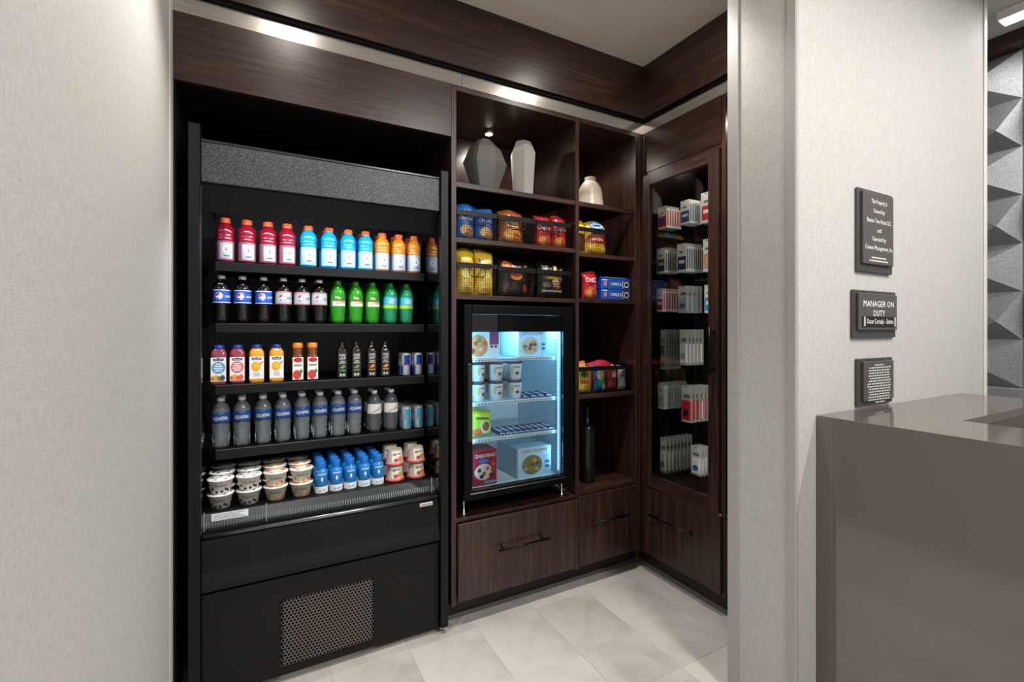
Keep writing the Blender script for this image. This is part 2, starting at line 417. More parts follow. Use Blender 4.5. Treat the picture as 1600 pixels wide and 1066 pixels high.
d = MB().box(1.5335, 1.950, YC - 0.018, YC - 0.001, 0.122, 0.498, 0.0015).build('drawer', WZ, cb)
handle(MB(), (onY(923, 2.05), YC - 0.018, 0.355), (onY(976, 2.05), YC - 0.018, 0.355), (0, -0.032, 0)).build('handle', HND, d)
MB().box(1.5325, 2.034, 2.145, 2.16, 0.022, 0.1).build('toe_kick', mat('1a100c', 0.5), cb)
struct('baseboard_back', MB().box(0.80, 2.03, 2.138, 2.1445, 0.0, 0.021), mat('6d6a68', 0.35, 0.5), None, 'grey metal strip along the back toe kick', 'baseboard')
struct('baseboard_side', MB().box(2.028, 2.0345, YPB + 0.002, 2.137, 0.0, 0.021), mat('6d6a68', 0.35, 0.5), None, 'grey metal strip along the side toe kick', 'baseboard')
# glass door cabinet on the right
XC = 2.0
Y0, Y1 = 1.512, 2.045                   # door right / left
cg = thing('glass_cabinet', 'tall walnut cabinet with glazed door showing hanging toiletries', 'cabinet')
MB().box(XC + 0.002, 2.44, Y0, Y0 + 0.022, 0.10, 2.547, 0.001).build('side_panel', WZ, cg)
MB().box(XC + 0.022, 2.44, 2.30, 2.32, 0.10, 2.547, 0.001).build('side_panel', WZ, cg)
MB().box(2.41, 2.43, Y0 + 0.0225, 2.2995, 0.50, 2.30).build('back_panel', mat('0d0a09', 0.5), cg)
MB().box(XC + 0.003, 2.409, Y0 + 0.0225, 2.2995, 0.495, 0.515).build('bottom_panel', WY, cg)
MB().box(XC + 0.003, 2.409, Y0 + 0.0225, 2.2995, 2.29, 2.31).build('top_panel', WY, cg)
MB().box(XC - 0.001, XC + 0.02, Y0 + 0.024, Y1 + 0.008, 2.312, 2.546, 0.001).build('top_fascia', WY, cg)
MB().box(XC, XC + 0.020, Y1 + 0.009, Y1 + 0.045, 0.10, 2.547, 0.001).build('corner_filler', WZ, cg)
dr = empty('door'); dr.parent = cg
gz0, gz1 = 0.568, 2.229; gy0, gy1 = 1.596, 1.994
dz0, dz1 = 0.497, 2.288; dy0, dy1 = Y0 + 0.024, Y1 + 0.004
MB().box(XC - 0.018, XC, dy0, gy0, dz0, dz1, 0.001).build('stile', WZ, dr)
MB().box(XC - 0.018, XC, gy1, dy1, dz0, dz1, 0.001).build('stile', WZ, dr)
MB().box(XC - 0.018, XC, gy0 + 0.0002, gy1 - 0.0002, dz0, gz0, 0.001).build('rail', WY, dr)
MB().box(XC - 0.018, XC, gy0 + 0.0002, gy1 - 0.0002, gz1, dz1, 0.001).build('rail', WY, dr)
MB().box(XC - 0.010, XC - 0.006, gy0 + 0.0004, gy1 - 0.0004, gz0 + 0.0004, gz1 - 0.0004).build('pane', PANE, dr)
yh = onX(1116, XC - 0.018)
handle(MB(), (XC - 0.018, yh, 1.19), (XC - 0.018, yh, 1.40), (-0.035, 0, 0), 0.007).build('handle', HND, dr)
d = MB().box(XC - 0.020, XC + 0.0, Y0 + 0.012, Y1, 0.112, 0.490, 0.0015).build('drawer', WZ, cg)
handle(MB(), (XC - 0.020, onX(1024, 1.98), 0.355), (XC - 0.020, onX(1085, 1.98), 0.355), (-0.032, 0, 0)).build('handle', HND, d)
MB().box(2.035, 2.05, Y0, 2.144, 0.022, 0.1).build('toe_kick', mat('1a100c', 0.5), cg)
# open end cabinet mostly behind the pier
ce = thing('end_cabinet', 'sliver of a walnut open cabinet beside the pier', 'cabinet')
MB().box(2.38, 2.40, YPB + 0.004, Y0 - 0.002, 0.5, 2.52).build('back_panel', WZ, ce)
MB().box(XC + 0.002, 2.40, YPB + 0.004, Y0 - 0.002, 2.523, 2.547).build('top_panel', WY, ce)
MB().box(XC + 0.002, 2.379, YPB + 0.004, Y0 - 0.002, 0.485, 0.505).build('bottom_shelf', WY, ce)
MB().box(XC + 0.004, XC + 0.022, YPB + 0.004, Y0 - 0.002, 0.112, 0.48).build('drawer', WZ, ce)
MB().box(2.035, 2.05, YPB + 0.004, Y0 - 0.002, 0.022, 0.1).build('toe_kick', mat('1a100c', 0.5), ce)
# puck lights inside the top niches
def puck(x, y, z, label, p, rot=(0, 0, 0)):
    t = thing('puck_light', label, 'puck light', (x, y, z), 0, 'cabinet puck lights')
    MB().lathe([(0.03, -0.0005), (0.03, -0.010), (0.021, -0.012)], 20).build('housing', mat('8a8886', 0.3, 0.8), t)
    MB().lathe([(0.019, -0.0122), (0.019, -0.0135), (0.008, -0.0145)], 20).build('lens', mat('fff0da', 0.3, emit=60.0), t)
    light('puck_lamp', 'SPOT', (0, 0, -0.03), p, (1, 0.93, 0.84), rot, 0.012, math.radians(150), 0.4, t)
puck(1.17, 2.42, 2.523, 'small bright puck light at the top of the vase niche', 2.4)
puck(1.66, 2.30, 2.523, 'small puck light above the beige jar in the corner niche', 2.0)
puck(2.2, 1.43, 2.523, 'small puck light in the end cabinet beside the pier', 1.6)
puck(2.055, 1.75, 2.29, 'added puck light hidden at the top of the glazed cabinet', 1.0)  # added lamp, kept behind the top rail, to light the hanging packs
MB().box(XC + 0.004, XC + 0.012, Y0 + 0.050, Y0 + 0.058, 0.60, 2.22).build('led_strip', mat('fff1de', 0.4, emit=1.0), cg)  # added glowing strip behind the stile, brightens the dark packs
light('added_cabinet_fill', 'AREA', (XC + 0.010, Y0 + 0.064, 1.41), 0.65, (1, 0.94, 0.86), (math.radians(90), 0, math.radians(-20)), (0.02, 1.6), parent=cg)  # fill light added along the hidden strip

# ================================================================== FRONT DESK AND SIGNS
XD, ZD = 1.733, 1.0985
dk = thing('reception_desk', 'taupe stone reception desk with raised ledge against the pier', 'desk')
MB().box(XD, XD + 0.03, -2.0, YP - 0.002, 0.0, ZD, 0.001).build('front_panel', QUARTZ, dk)
MB().box(XD + 0.0302, 2.052, -2.0, 0.656, ZD - 0.03, ZD).box(XD + 0.0302, 2.943, 0.656, YP - 0.002, ZD - 0.03, ZD).build('ledge_top', QUARTZ, dk)
MB().box(2.025, 2.052, -2.0, 0.6555, 0.0, ZD - 0.031).build('inner_panel', mat('4e443d', 0.35), dk)
MB().box(2.025, 2.943, 0.656, 0.686, 0.0, ZD - 0.031).build('inner_panel', mat('4e443d', 0.35), dk)
MB().box(2.916, 2.943, 0.6865, YP - 0.003, 0, ZD - 0.031).build('end_panel', mat('4e443d', 0.35), dk)
MB().box(2.0525, 2.95, -2.0, 0.6555, 0.80, 0.83).build('worktop', mat('564b44', 0.3), dk)
PLATE, FRONT, WHT = mat('4b4d4c', 0.35, 0.5), mat('57524e', 0.4, 0.3), mat('e8e6e2', 0.5)
def sign(x0, x1, z0, z1, label, lines, ins=(0.02, 0.014, 0.03, 0.012)):
    t = thing('wall_sign', label, 'sign', (0, YP, 0))
    K = lambda z: 1.4 + (z - 1.4) * 0.9
    x0, x1, z0, z1 = x0 * 0.9, x1 * 0.9, K(z0), K(z1)
    lines = [(q, K(z), sz * 0.9, ww) for q, z, sz, ww in lines]
    MB().box(x0, x1, -0.012, -0.001, z0, z1, 0.002).build('back_plate', PLATE, t)
    fx0, fx1, fz0, fz1 = x0 + ins[0], x1 - ins[1], z0 + ins[2], z1 - ins[3]
    p = MB().box(fx0, fx1, -0.022, -0.0125, fz0, fz1, 0.0015).build('front_plate', FRONT, t)
    cx = (fx0 + fx1) / 2
    for txt, zc, size, width in lines:
        MB().text(plane(-0.022), txt, size, cx, zc, width * (fx1 - fx0)).build('lettering', WHT, p)
    return t, p, (fx0, fx1, fz0, fz1)
_, p1, (a, b, c, e) = sign(2.209, 2.500, 1.644, 1.996, 'tall grey ownership notice, topmost of the three wall signs',
     [('The Property Is', 1.945, 0.026, 0.52), ('Owned by:', 1.905, 0.026, 0.38), ('Button Two Hotel LLC', 1.863, 0.026, 0.80), ('and', 1.824, 0.026, 0.14),
      ('Operated by:', 1.786, 0.026, 0.46), ('Colwen Management, Inc.', 1.748, 0.026, 0.92)])
mb = MB()
for zz, n_ in ((c + 0.026, 7), (c + 0.014, 9)):
    for k in range(n_): mb.patch(plane(-0.022), (a + b) / 2 + (k - n_ / 2) * 0.016, zz - 0.0025, (a + b) / 2 + (k - n_ / 2) * 0.016 + 0.011, zz + 0.0025, 1, 1)
mb.build('lettering', WHT, p1)
_, p2, (a, b, c, e) = sign(2.174, 2.531, 1.365, 1.566, 'manager on duty wall sign with name slot, middle of three', [('MANAGER ON', 1.508, 0.036, 0.80), ('DUTY', 1.468, 0.036, 0.30)])
sl = MB().box(a + 0.02, b - 0.02, -0.026, -0.0225, c + 0.012, c + 0.052, 0.001).build('name_slot', mat('151414', 0.4), p2)
for q in (a + 0.022, b - 0.034):
    MB().box(q, q + 0.012, -0.0275, -0.0262, c + 0.014, c + 0.050).build('slot_clip', mat('c9c6b8', 0.3, 0.4), p2)
MB().text(plane(-0.026), 'Oscar Cornejo - Santos', 0.026, (a + b) / 2, c + 0.032, (b - a) * 0.70).build('lettering', WHT, p2)
_, p3, (a, b, c, e) = sign(2.209, 2.500, 1.078, 1.277, 'small grey notice with dense lines of print, lowest wall sign above desk', [], (0.025, 0.012, 0.018, 0.012))
mb = MB()
rr = random.Random(3)
for k in range(15):
    z = e - 0.014 - k * 0.0102
    x = a + 0.02 + rr.uniform(0, 0.02) + (0.05 if k in (0, 14) else 0); xe = b - 0.02 - rr.uniform(0, 0.02) - (0.05 if k in (0, 14) else 0)
    while x < xe:
        ww = rr.uniform(0.006, 0.02)
        mb.patch(plane(-0.022), x, z - 0.0022, min(xe, x + ww), z + 0.0022, 1, 1); x += ww + 0.004
mb.build('lettering', mat('c9c7c3', 0.5), p3)

# ================================================================== DRINKS COOLER
FY = 2.08
ck = thing('drinks_cooler', 'black open-front drinks cooler filled with bottles', 'cooler')
CL, CR = -0.172, 0.745                  # inner faces
ZS = [1.679, 1.426, 1.173, 0.909]       # shelf tops, top shelf first
YS = 2.265                              # shelf front
MB().box(-0.212, CL - 0.003, FY - 0.03, 2.80, 0.03, 2.15, 0.002).build('side_panel', CHAR, ck)
MB().box(CR + 0.003, 0.784, FY - 0.03, 2.80, 0.03, 2.13, 0.002).build('side_panel', CHAR, ck)
for x in (CL, CR):
    MB().box(x - 0.0025 if x < 0 else x + 0.0005, x - 0.0005 if x < 0 else x + 0.0025, FY - 0.005, 2.76, 0.64, 1.93).build('mirror_liner', MIRROR, ck)
MB().box(CL, CR, 2.76, 2.79, 0.05, 2.08).build('back_wall', mat('08090b', 0.4), ck)
MB().box(CL, CR, FY + 0.03, 2.759, 2.05, 2.09).build('top_panel', BLK, ck)
MB().box(CL - 0.002, CR + 0.002, FY - 0.012, FY + 0.006, 1.945, 2.092, 0.002).build('canopy_band', SPECK, ck)
MB().box(CL - 0.002, CR + 0.002, FY - 0.014, FY + 0.01, 2.0925, 2.102, 0.002).build('canopy_edge', mat('3a3b3c', 0.25, 0.6), ck)
MB().extx([(FY + 0.012, 1.944), (FY + 0.03, 1.944), (FY + 0.062, 1.852), (FY + 0.05, 1.848)], CL, CR).build('canopy_valance', BLKG, ck)
MB().box(CL + 0.05, CR - 0.05, FY + 0.066, FY + 0.088, 1.868, 1.876).build('led_strip', mat('dcecff', 0.4, emit=26.0), ck)
light('cooler_led', 'AREA', (0.29, FY + 0.078, 1.865), 2.0, (0.86, 0.94, 1.0), (math.radians(-30), 0, 0), (0.82, 0.02), parent=ck)
for z in ZS:
    MB().box(CL + 0.03, CR - 0.008, YS + 0.004, 2.755, z - 0.018, z - 0.0006).build('shelf', BLK, ck)
    MB().box(CL + 0.03, CR - 0.008, YS - 0.006, YS + 0.0035, z - 0.040, z - 0.001, 0.002).build('shelf_lip', mat('0d0e10', 0.4, spec=0.3), ck)
ZK = 0.695
MB().box(CL, CR, 2.145, 2.759, ZK - 0.03, ZK - 0.0006).build('deck', BLK, ck)
MB().extx([(2.144, ZK - 0.002), (2.144, ZK - 0.04), (2.095, 0.62), (2.095, 0.645)], CL, CR).build('deck_slope', mat('0b0b0c', 0.4, spec=0.3), ck)
g = MB()
nf = 92
for k in range(nf):
    x = CL + 0.012 + (CR - CL - 0.024) * k / (nf - 1)
    g.extx([(2.114, 0.669), (2.114, 0.671), (2.100, 0.652), (2.100, 0.6505)], x - 0.0018, x + 0.0018)
g = g.build('air_grille', mat('6a6b6c', 0.35, 0.4), ck); g['kind'] = 'stuff'
MB().box(CL + 0.002, CR - 0.002, 2.086, 2.089, 0.640, 0.716).build('clear_guard', ACRYL, ck)
for x in (CL + 0.004, CL + 0.21, CR - 0.03):
    MB().box(x, x + 0.004, 2.0895, 2.0945, 0.646, 0.716).build('guard_clip', mat('b9bbbd', 0.2, 0.6), ck)
tg = MB().box(CL + 0.03, CL + 0.15, 2.0840, 2.0855, 0.682, 0.708).build('price_tag', mat('dfe2e4', 0.5), ck)
mb = MB()
for k in range(4):
    mb.patch(plane(2.084), CL + 0.035, 0.686 + k * 0.0055, CL + 0.14 - 0.01 * (k % 3), 0.688 + k * 0.0055, 1, 1)
mb.build('print', mat('8b9096', 0.6), tg)
MB().bar((CL + 0.003, 2.082, 0.628), (CR - 0.003, 2.082, 0.628), 0.009, 12).build('chrome_nosing', mat('77797b', 0.22, 0.9), ck)
MB().extx([(2.075, 0.618), (2.16, 0.618), (2.16, 0.43), (2.062, 0.43), (2.058, 0.435), (2.059, 0.452), (2.071, 0.50)], CL, CR).build('front_fascia', mat('08090a', 0.45, spec=0.3), ck)
# lower panel with a real opening
gx0, gx1, gz0_, gz1_ = 0.091, 0.452, 0.058, 0.325
lp = MB().box(CL, gx0, FY - 0.004, FY + 0.012, 0.03, 0.416, 0.0).box(gx1, CR, FY - 0.004, FY + 0.012, 0.03, 0.416).box(gx0, gx1, FY - 0.004, FY + 0.012, 0.03, gz0_).box(gx0, gx1, FY - 0.004, FY + 0.012, gz1_, 0.416).build('lower_panel', mat('0b0908', 0.45, spec=0.3), ck)
pf = MB(); s_ = 0.0080
row = 0; z = gz0_ + s_
while z < gz1_ - s_ * 0.5:
    x = gx0 + s_ + (s_ * 0.866 if row % 2 else 0)
    while x < gx1 - s_ * 0.4:
        v = [(x + s_ * math.sin(k * math.pi / 3), FY, z + s_ * math.cos(k * math.pi / 3)) for k in range(6)]
        v += [(x + 0.66 * s_ * math.sin(k * math.pi / 3), FY, z + 0.66 * s_ * math.cos(k * math.pi / 3)) for k in range(6)]
        pf.add(v, [(k, (k + 1) % 6, 6 + (k + 1) % 6, 6 + k) for k in range(6)])
        x += s_ * 1.732
    z += s_ * 1.5; row += 1
pf = pf.build('perforated_grille', mat('6a625d', 0.35, 0.5), ck); pf['kind'] = 'stuff'
MB().box(gx0 - 0.002, gx1 + 0.002, FY + 0.03, FY + 0.04, 0.04, 0.34).build('grille_backing', BLK2, ck)
MB().box(CL, CR, FY + 0.1, 2.75, 0.0305, 0.05).build('base_tray', BLK2, ck)
for x in (-0.19, 0.768):
    for y in (2.10, 2.72):
        MB().lathe([(0.014, 0.0), (0.014, 0.01), (0.007, 0.012), (0.007, 0.034)], 10, x, y).build('foot', CHROME, ck)
bd = MB().box(0.655, 0.715, 2.0705, 2.0735, 0.596, 0.612, 0.001).build('maker_badge', mat('c9c8c2', 0.4), ck)
mb = MB()
for k in range(7): mb.patch(plane(2.0705), 0.662 + k * 0.007, 0.600, 0.667 + k * 0.007, 0.608, 1, 1)
mb.build('print', mat('85837e', 0.6), bd)
for px, py in ((318, 325), (520, 333), (667, 348)):
    MB().lathe([(0.003, 0), (0.003, 0.002)], 8, onY(px, FY + 0.03), FY + 0.032, 1.90).build('screw', mat('202122', 0.3, 0.5), ck)

# ------------------------------------------------------------------ bottle prototypes (front looks to -Y)
WH, SILV, RED = mat('e9e9e6', 0.45), mat('a9b4c4', 0.35, 0.25), mat('b3161f', 0.4)
def rad(prof):
    def r(z):
        for (r0, z0), (r1, z1) in zip(prof, prof[1:]):
            if z0 <= z <= z1 and z1 > z0: return r0 + (r1 - r0) * (z - z0) / (z1 - z0)
        return prof[-1][0]
    return r
def bands(p, r, items):               # small printed strokes on a curved label
    for u0, v0, u1, v1, m in items: MB().patch(cyl(r), u0, v0, u1, v1, 6, 1, False, 0.0012).build('print', m, p)
def sports(h, hb, turn):
    t = empty('sports_drink_bottle')
    pr = [(0.026, 0), (0.031, 0.004), (0.0325, 0.012), (0.0325, 0.090), (0.0345, 0.094), (0.0345, 0.101), (0.0325, 0.104), (0.0345, 0.107), (0.0345, 0.112), (0.0330, 0.116), (0.0345, 0.121), (0.0350, 0.132), (0.0320, 0.146), (0.0230, 0.160), (0.0185, 0.166)]
    MB().lathe(pr, 24).build('body', mat(h, 0.12, coat=0.4), t)
    cp = [(0.0195, 0.1662), (0.0195, 0.184), (0.0175, 0.187)]
    MB().lathe(cp, 24).build('cap', mat('e0602a', 0.4), t)
    l = MB().patch(cyl(0.0330), -0.0325 * 2.6, 0.010, 0.0325 * 2.6, 0.089, 30, 1, off=0.0003).build('label', mat(hb, 0.35, 0.15), t)
    MB().patch(cyl(0.0333, turn), -0.024, 0.016, 0.026, 0.080, 12, 4, off=0.0004).build('panel', mat('a9b0bc', 0.4), l)
    MB().patch(cyl(0.0337, turn), -0.013, 0.040, 0.013, 0.068, 10, 10, True, 0.0006).build('emblem', WH, l)
    MB().poly(cyl(0.0343, turn), [(0.003, 0.064), (-0.005, 0.053), (-0.001, 0.053), (-0.003, 0.044), (0.006, 0.056), (0.002, 0.056)]).build('bolt', mat('d0672a', 0.4), l)
    MB().text(cyl(0.0341, turn), 'G', 0.022, -0.003, 0.054).build('lettering', mat('3d3f45', 0.5), l)
    MB().patch(cyl(0.0337, turn), -0.010, 0.024, 0.012, 0.029, 4, 1, off=0.0006).build('print', mat('4b515c', 0.5), l)
    return Proto(t)
def soda(body, cap, label, z0, z1, deco, trans=0.0):
    t = empty('soda_bottle')
    pr = [(0.022, 0.0), (0.028, 0.003), (0.0315, 0.012), (0.0325, 0.022), (0.031, 0.040), (0.0325, 0.060), (0.0328, 0.075), (0.0328, 0.137), (0.0315, 0.150), (0.025, 0.167), (0.0165, 0.178), (0.0135, 0.184), (0.0135, 0.186)]
    MB().lathe(pr, 40, lobe=0.045).build('body', mat(body, 0.08, trans=trans, ior=1.34, coat=0.5), t)
    MB().lathe([(0.0145, 0.1862), (0.0145, 0.199), (0.0135, 0.2)], 20).build('cap', mat(cap, 0.45), t)
    l = MB().patch(cyl(0.0331), -0.0328 * 2.7, z0, 0.0328 * 2.7, z1, 30, 2, off=0.0003).build('label', mat(label, 0.35), t)
    deco(l); return Proto(t)
def d_cola(edge, swirl):
    def f(l):
        R = cyl(0.0335, -0.15)
        zc = 0.113
        MB().patch(R, -0.016, zc - 0.016, 0.012, zc + 0.016, 10, 10, True, 0.0003).build('emblem', WH, l)
        MB().poly(R, [(-0.002 + 0.0125 * math.cos(a), zc + 0.0145 * math.sin(a)) for a in [math.radians(x) for x in range(15, 200, 15)]] + [(-0.006, zc + 0.002), (0.002, zc + 0.002)], 0.0007).build('emblem_red', mat('c8202c', 0.4), l)
        MB().poly(R, [(-0.002 + 0.0125 * math.cos(a), zc + 0.0145 * math.sin(a)) for a in [math.radians(x) for x in range(205, 345, 15)]] + [(0.004, zc - 0.006), (-0.005, zc - 0.008)], 0.0007).build('emblem_blue', mat('1b4aa5', 0.4), l)
        MB().text(cyl(0.0335, -0.15), 'pepsi', 0.017, 0.033, zc, 0.026, 0.0006).build('lettering', mat(swirl, 0.4), l)
        for z in (0.0865, 0.137):
            MB().patch(cyl(0.0335), -0.085, z - 0.0015, 0.085, z + 0.0015, 24, 1, off=0.0004).build('stripe', mat(edge, 0.4), l)
    return f
def d_dew(l):
    MB().patch(cyl(0.0335), -0.03, 0.082, 0.034, 0.104, 12, 1, off=0.0003).build('print', mat('c9d8b8', 0.4), l)
    MB().text(cyl(0.0335), 'Mtn', 0.018, -0.004, 0.120, 0.024, 0.0006).build('lettering', mat('d8e6cc', 0.4), l)
    MB().text(cyl(0.0335), 'Dew', 0.030, 0.010, 0.102, 0.044, 0.0008).build('lettering', mat('cf2a2e', 0.4), l)
    MB().poly(cyl(0.0335), [(-0.014, 0.084), (0.034, 0.090), (0.034, 0.095), (-0.006, 0.088)], 0.0006).build('swoosh', WH, l)
def d_mist(l):
    MB().patch(cyl(0.0335), -0.088, 0.076, 0.088, 0.092, 24, 1, off=0.0003).build('print', mat('8fbf2e', 0.4), l)
    MB().text(cyl(0.0335), 'SIERRA', 0.012, 0.002, 0.118, 0.034, 0.0006).build('lettering', WH, l)
    MB().text(cyl(0.0335), 'MIST', 0.020, 0.002, 0.104, 0.038, 0.0006).build('lettering', WH, l)
def d_ale(l):
    MB().poly(cyl(0.0335), [(-0.028, 0.098), (-0.020, 0.090), (0.030, 0.122), (0.030, 0.132), (0.02, 0.130)], 0.0005).build('print', mat('5a2540', 0.4), l)
    MB().poly(cyl(0.0335), [(-0.022, 0.096), (-0.018, 0.091), (0.030, 0.118), (0.028, 0.127)], 0.0009).build('banner', mat('e2c02c', 0.4), l)
    MB().text(lambda u, v, o: cyl(0.0335)(u, v + 0.55 * u, o), 'Schweppes', 0.012, 0.005, 0.105, 0.042, 0.0013).build('lettering', mat('6b1f2a', 0.4), l)
def water():
    t = empty('water_bottle')
    pr = [(0.024, 0), (0.030, 0.003), (0.0335, 0.012), (0.0300, 0.022), (0.0335, 0.032), (0.0298, 0.045), (0.0335, 0.058), (0.0300, 0.072), (0.0330, 0.086), (0.0305, 0.098), (0.0335, 0.108), (0.0338, 0.140), (0.0325, 0.156), (0.027, 0.172), (0.018, 0.184), (0.0135, 0.190), (0.0135, 0.193)]
    MB().lathe(pr, 40, lobe=0.075).build('body', mat('e4eef6', 0.03, trans=0.88, ior=1.33, coat=0.6), t)
    MB().lathe([(0.0150, 0.1932), (0.0150, 0.206), (0.014, 0.2075)], 20).build('cap', mat('d9dadb', 0.4), t)
    l = MB().patch(cyl(0.0342), -0.0325 * 2.9, 0.104, 0.0325 * 2.9, 0.147, 30, 2, off=0.0004).build('label', mat('16407f', 0.35), t)
    MB().patch(cyl(0.0346), -0.09, 0.104, 0.09, 0.108, 24, 1, off=0.0004).build('stripe', mat('0a2350', 0.4), l)
    MB().poly(cyl(0.0346), [(-0.02, 0.136), (-0.006, 0.145), (0, 0.140), (0.008, 0.146), (0.022, 0.136)], 0.0005).build('peaks', mat('6fa0d2', 0.4), l)
    MB().text(cyl(0.0346), 'AQUAFINA', 0.021, 0, 0.123, 0.056, 0.0008).build('lettering', WH, l)
    return Proto(t)
def juice(liquid, art):
    t = empty('juice_bottle')
    pr = [(0.024, 0), (0.0275, 0.003), (0.0285, 0.010), (0.0285, 0.122), (0.027, 0.134), (0.021, 0.143), (0.0185, 0.146)]
    MB().lathe(pr, 32, sq=5).build('body', mat(liquid, 0.15, coat=0.4), t)
    MB().lathe([(0.0200, 0.1462), (0.0200, 0.160), (0.0185, 0.162)], 24).build('cap', mat('1c3c94', 0.4), t)
    P = plane(-0.0287)
    l = MB().patch(P, -0.0268, 0.014, 0.0268, 0.112, 2, 2, off=0.0004).build('label', mat('dfe0de', 0.4), t)
    MB().poly(plane(-0.0292), [(-0.017, 0.098), (0.017, 0.098), (0.019, 0.108), (0.010, 0.106), (0, 0.110), (-0.010, 0.106), (-0.019, 0.108)], 0.0003).build('banner', mat('1b2140', 0.4), l)
    mb = MB()
    for k in range(6): mb.patch(plane(-0.0297), -0.013 + k * 0.0045, 0.1005, -0.010 + k * 0.0045, 0.104, 1, 1)
    mb.build('print', mat('c8ccd4', 0.5), l)
    if art == 'orange':
        MB().patch(plane(-0.0292), -0.020, 0.050, 0.014, 0.090, 10, 10, True, 0.0003).build('orange_art', mat('e8961e', 0.4), l)
        MB().patch(plane(-0.0295), -0.012, 0.058, 0.012, 0.086, 10, 10, True, 0.0004).build('orange_half', mat('f2b41a', 0.4), l)
        MB().poly(plane(-0.0297), [(0.010, 0.082), (0.024, 0.094), (0.022, 0.086), (0.012, 0.076)], 0.0004).build('splash', mat('d8502a', 0.4), l)
        MB().patch(plane(-0.0292), -0.012, 0.028, 0.012, 0.046, 1, 1, False, 0.0003).build('print', mat('b9bfc6', 0.5), l)
        MB().patch(plane(-0.0292), -0.0265, 0.0145, 0.0265, 0.019, 1, 1, False, 0.0003).build('stripe', mat('e3a021', 0.4), l)
    else:
        o, a = (('4f8fc8', '2f6cb0') if art == 'blue' else ('d9616c', 'c03a48'))
        MB().patch(plane(-0.0292), -0.0235, 0.046, 0.0235, 0.094, 10, 10, True, 0.0003).build('oval', mat(o, 0.4), l)
        mb = MB()
        for k, wd in enumerate((0.012, 0.017, 0.015, 0.010)): mb.patch(plane(-0.0296), -wd, 0.055 + k * 0.009, wd, 0.060 + k * 0.009, 1, 1)
        mb.build('print', mat('dfe6ee' if art == 'blue' else 'f3dfe0', 0.5), l)
        for k, (u, h) in enumerate(((-0.019, 'c9702f'), (-0.009, 'd99a3c'), (0.003, '6f7f3a' if art == 'blue' else 'd0603a'), (0.014, '43484f' if art == 'blue' else 'cf5a4a'))):
            MB().patch(plane(-0.0292), u - 0.008, 0.016, u + 0.009, 0.036 + 0.004 * (k % 2), 6, 6, True, 0.0003 + 0.0001 * k).build('fruit_art', mat(h, 0.4), l)
    return Proto(t)
def apple_juice():
    t = empty('apple_juice_bottle')
    pr = [(0.020, 0), (0.0235, 0.003), (0.0240, 0.010), (0.0240, 0.104), (0.021, 0.112), (0.020, 0.120), (0.0205, 0.140), (0.0195, 0.146)]
    MB().lathe(pr, 24, sq=3.2).build('body', mat('6e3a14', 0.12, coat=0.4), t)
    MB().lathe([(0.0215, 0.1462), (0.0222, 0.165), (0.020, 0.168)], 24).build('cap', mat('e08a2a', 0.4), t)
    l = MB().patch(plane(-0.0242), -0.0215, 0.006, 0.0215, 0.104, 2, 2, off=0.0004).build('label', mat('e2e0d8', 0.4), t)
    MB().patch(plane(-0.0247), -0.018, 0.082, 0.018, 0.103, 8, 8, True, 0.0003).build('oval', mat('b3202c', 0.4), l)
    mb = MB()
    for k in range(7): mb.patch(plane(-0.0247), -0.016 + k * 0.0047, 0.066, -0.0125 + k * 0.0047, 0.073, 1, 1)
    mb.build('print', mat('2f4a3a', 0.5), l)
    MB().patch(plane(-0.0247), -0.0205, 0.007, 0.014, 0.048, 8, 8, True, 0.0003).build('apple_art', mat('c3352f', 0.4), l)
    MB().poly(plane(-0.0250), [(0.002, 0.040), (0.014, 0.054), (0.020, 0.040), (0.012, 0.032)], 0.0004).build('leaf_art', mat('3c7a3a', 0.4), l)
    return Proto(t)
def tea(h):
    t = empty('iced_tea_bottle')
    pr = [(0.020, 0), (0.0225, 0.003), (0.0230, 0.010), (0.0230, 0.128), (0.0215, 0.136), (0.012, 0.142), (0.0105, 0.150)]
    MB().lathe(pr, 28, sq=4.5).build('body', mat('1a0e09', 0.12, coat=0.4), t)
    MB().lathe([(0.0125, 0.1502), (0.0125, 0.166), (0.011, 0.168)], 18).build('cap', mat('17181a', 0.3), t)
    l = MB().patch(plane(-0.0232), -0.0185, 0.006, 0.0185, 0.124, 2, 2, off=0.0004).build('label', mat('1c1814', 0.4), t)
    MB().text(plane(-0.0237), 'PURE', 0.017, 0, 0.108, 0.026, 0.0005).build('lettering', mat('cfd2cc', 0.5), l)
    MB().text(plane(-0.0237), 'LEAF', 0.017, 0, 0.094, 0.026, 0.0005).build('lettering', mat('cfd2cc', 0.5), l)
    mb = MB()
    for k, wd in enumerate((0.010, 0.014)): mb.patch(plane(-0.0237), -wd, 0.078 - k * 0.008, wd, 0.083 - k * 0.008, 1, 1)
    mb.build('print', mat('9aa29a', 0.5), l)
    MB().poly(plane(-0.0237), [(-0.013, 0.050), (0.004, 0.064), (0.015, 0.058), (0.002, 0.046)], 0.0005).build('leaf_art', mat(h, 0.4), l)
    MB().patch(plane(-0.0237), -0.013, 0.036, 0.013, 0.041, 1, 1, False, 0.0004).build('print', mat(h, 0.4), l)
    for u in (-0.007, 0.006): MB().patch(plane(-0.0237), u - 0.005, 0.012, u + 0.005, 0.024, 6, 6, True, 0.0004).build('seal', mat('b9bdb8', 0.5), l)
    return Proto(t)
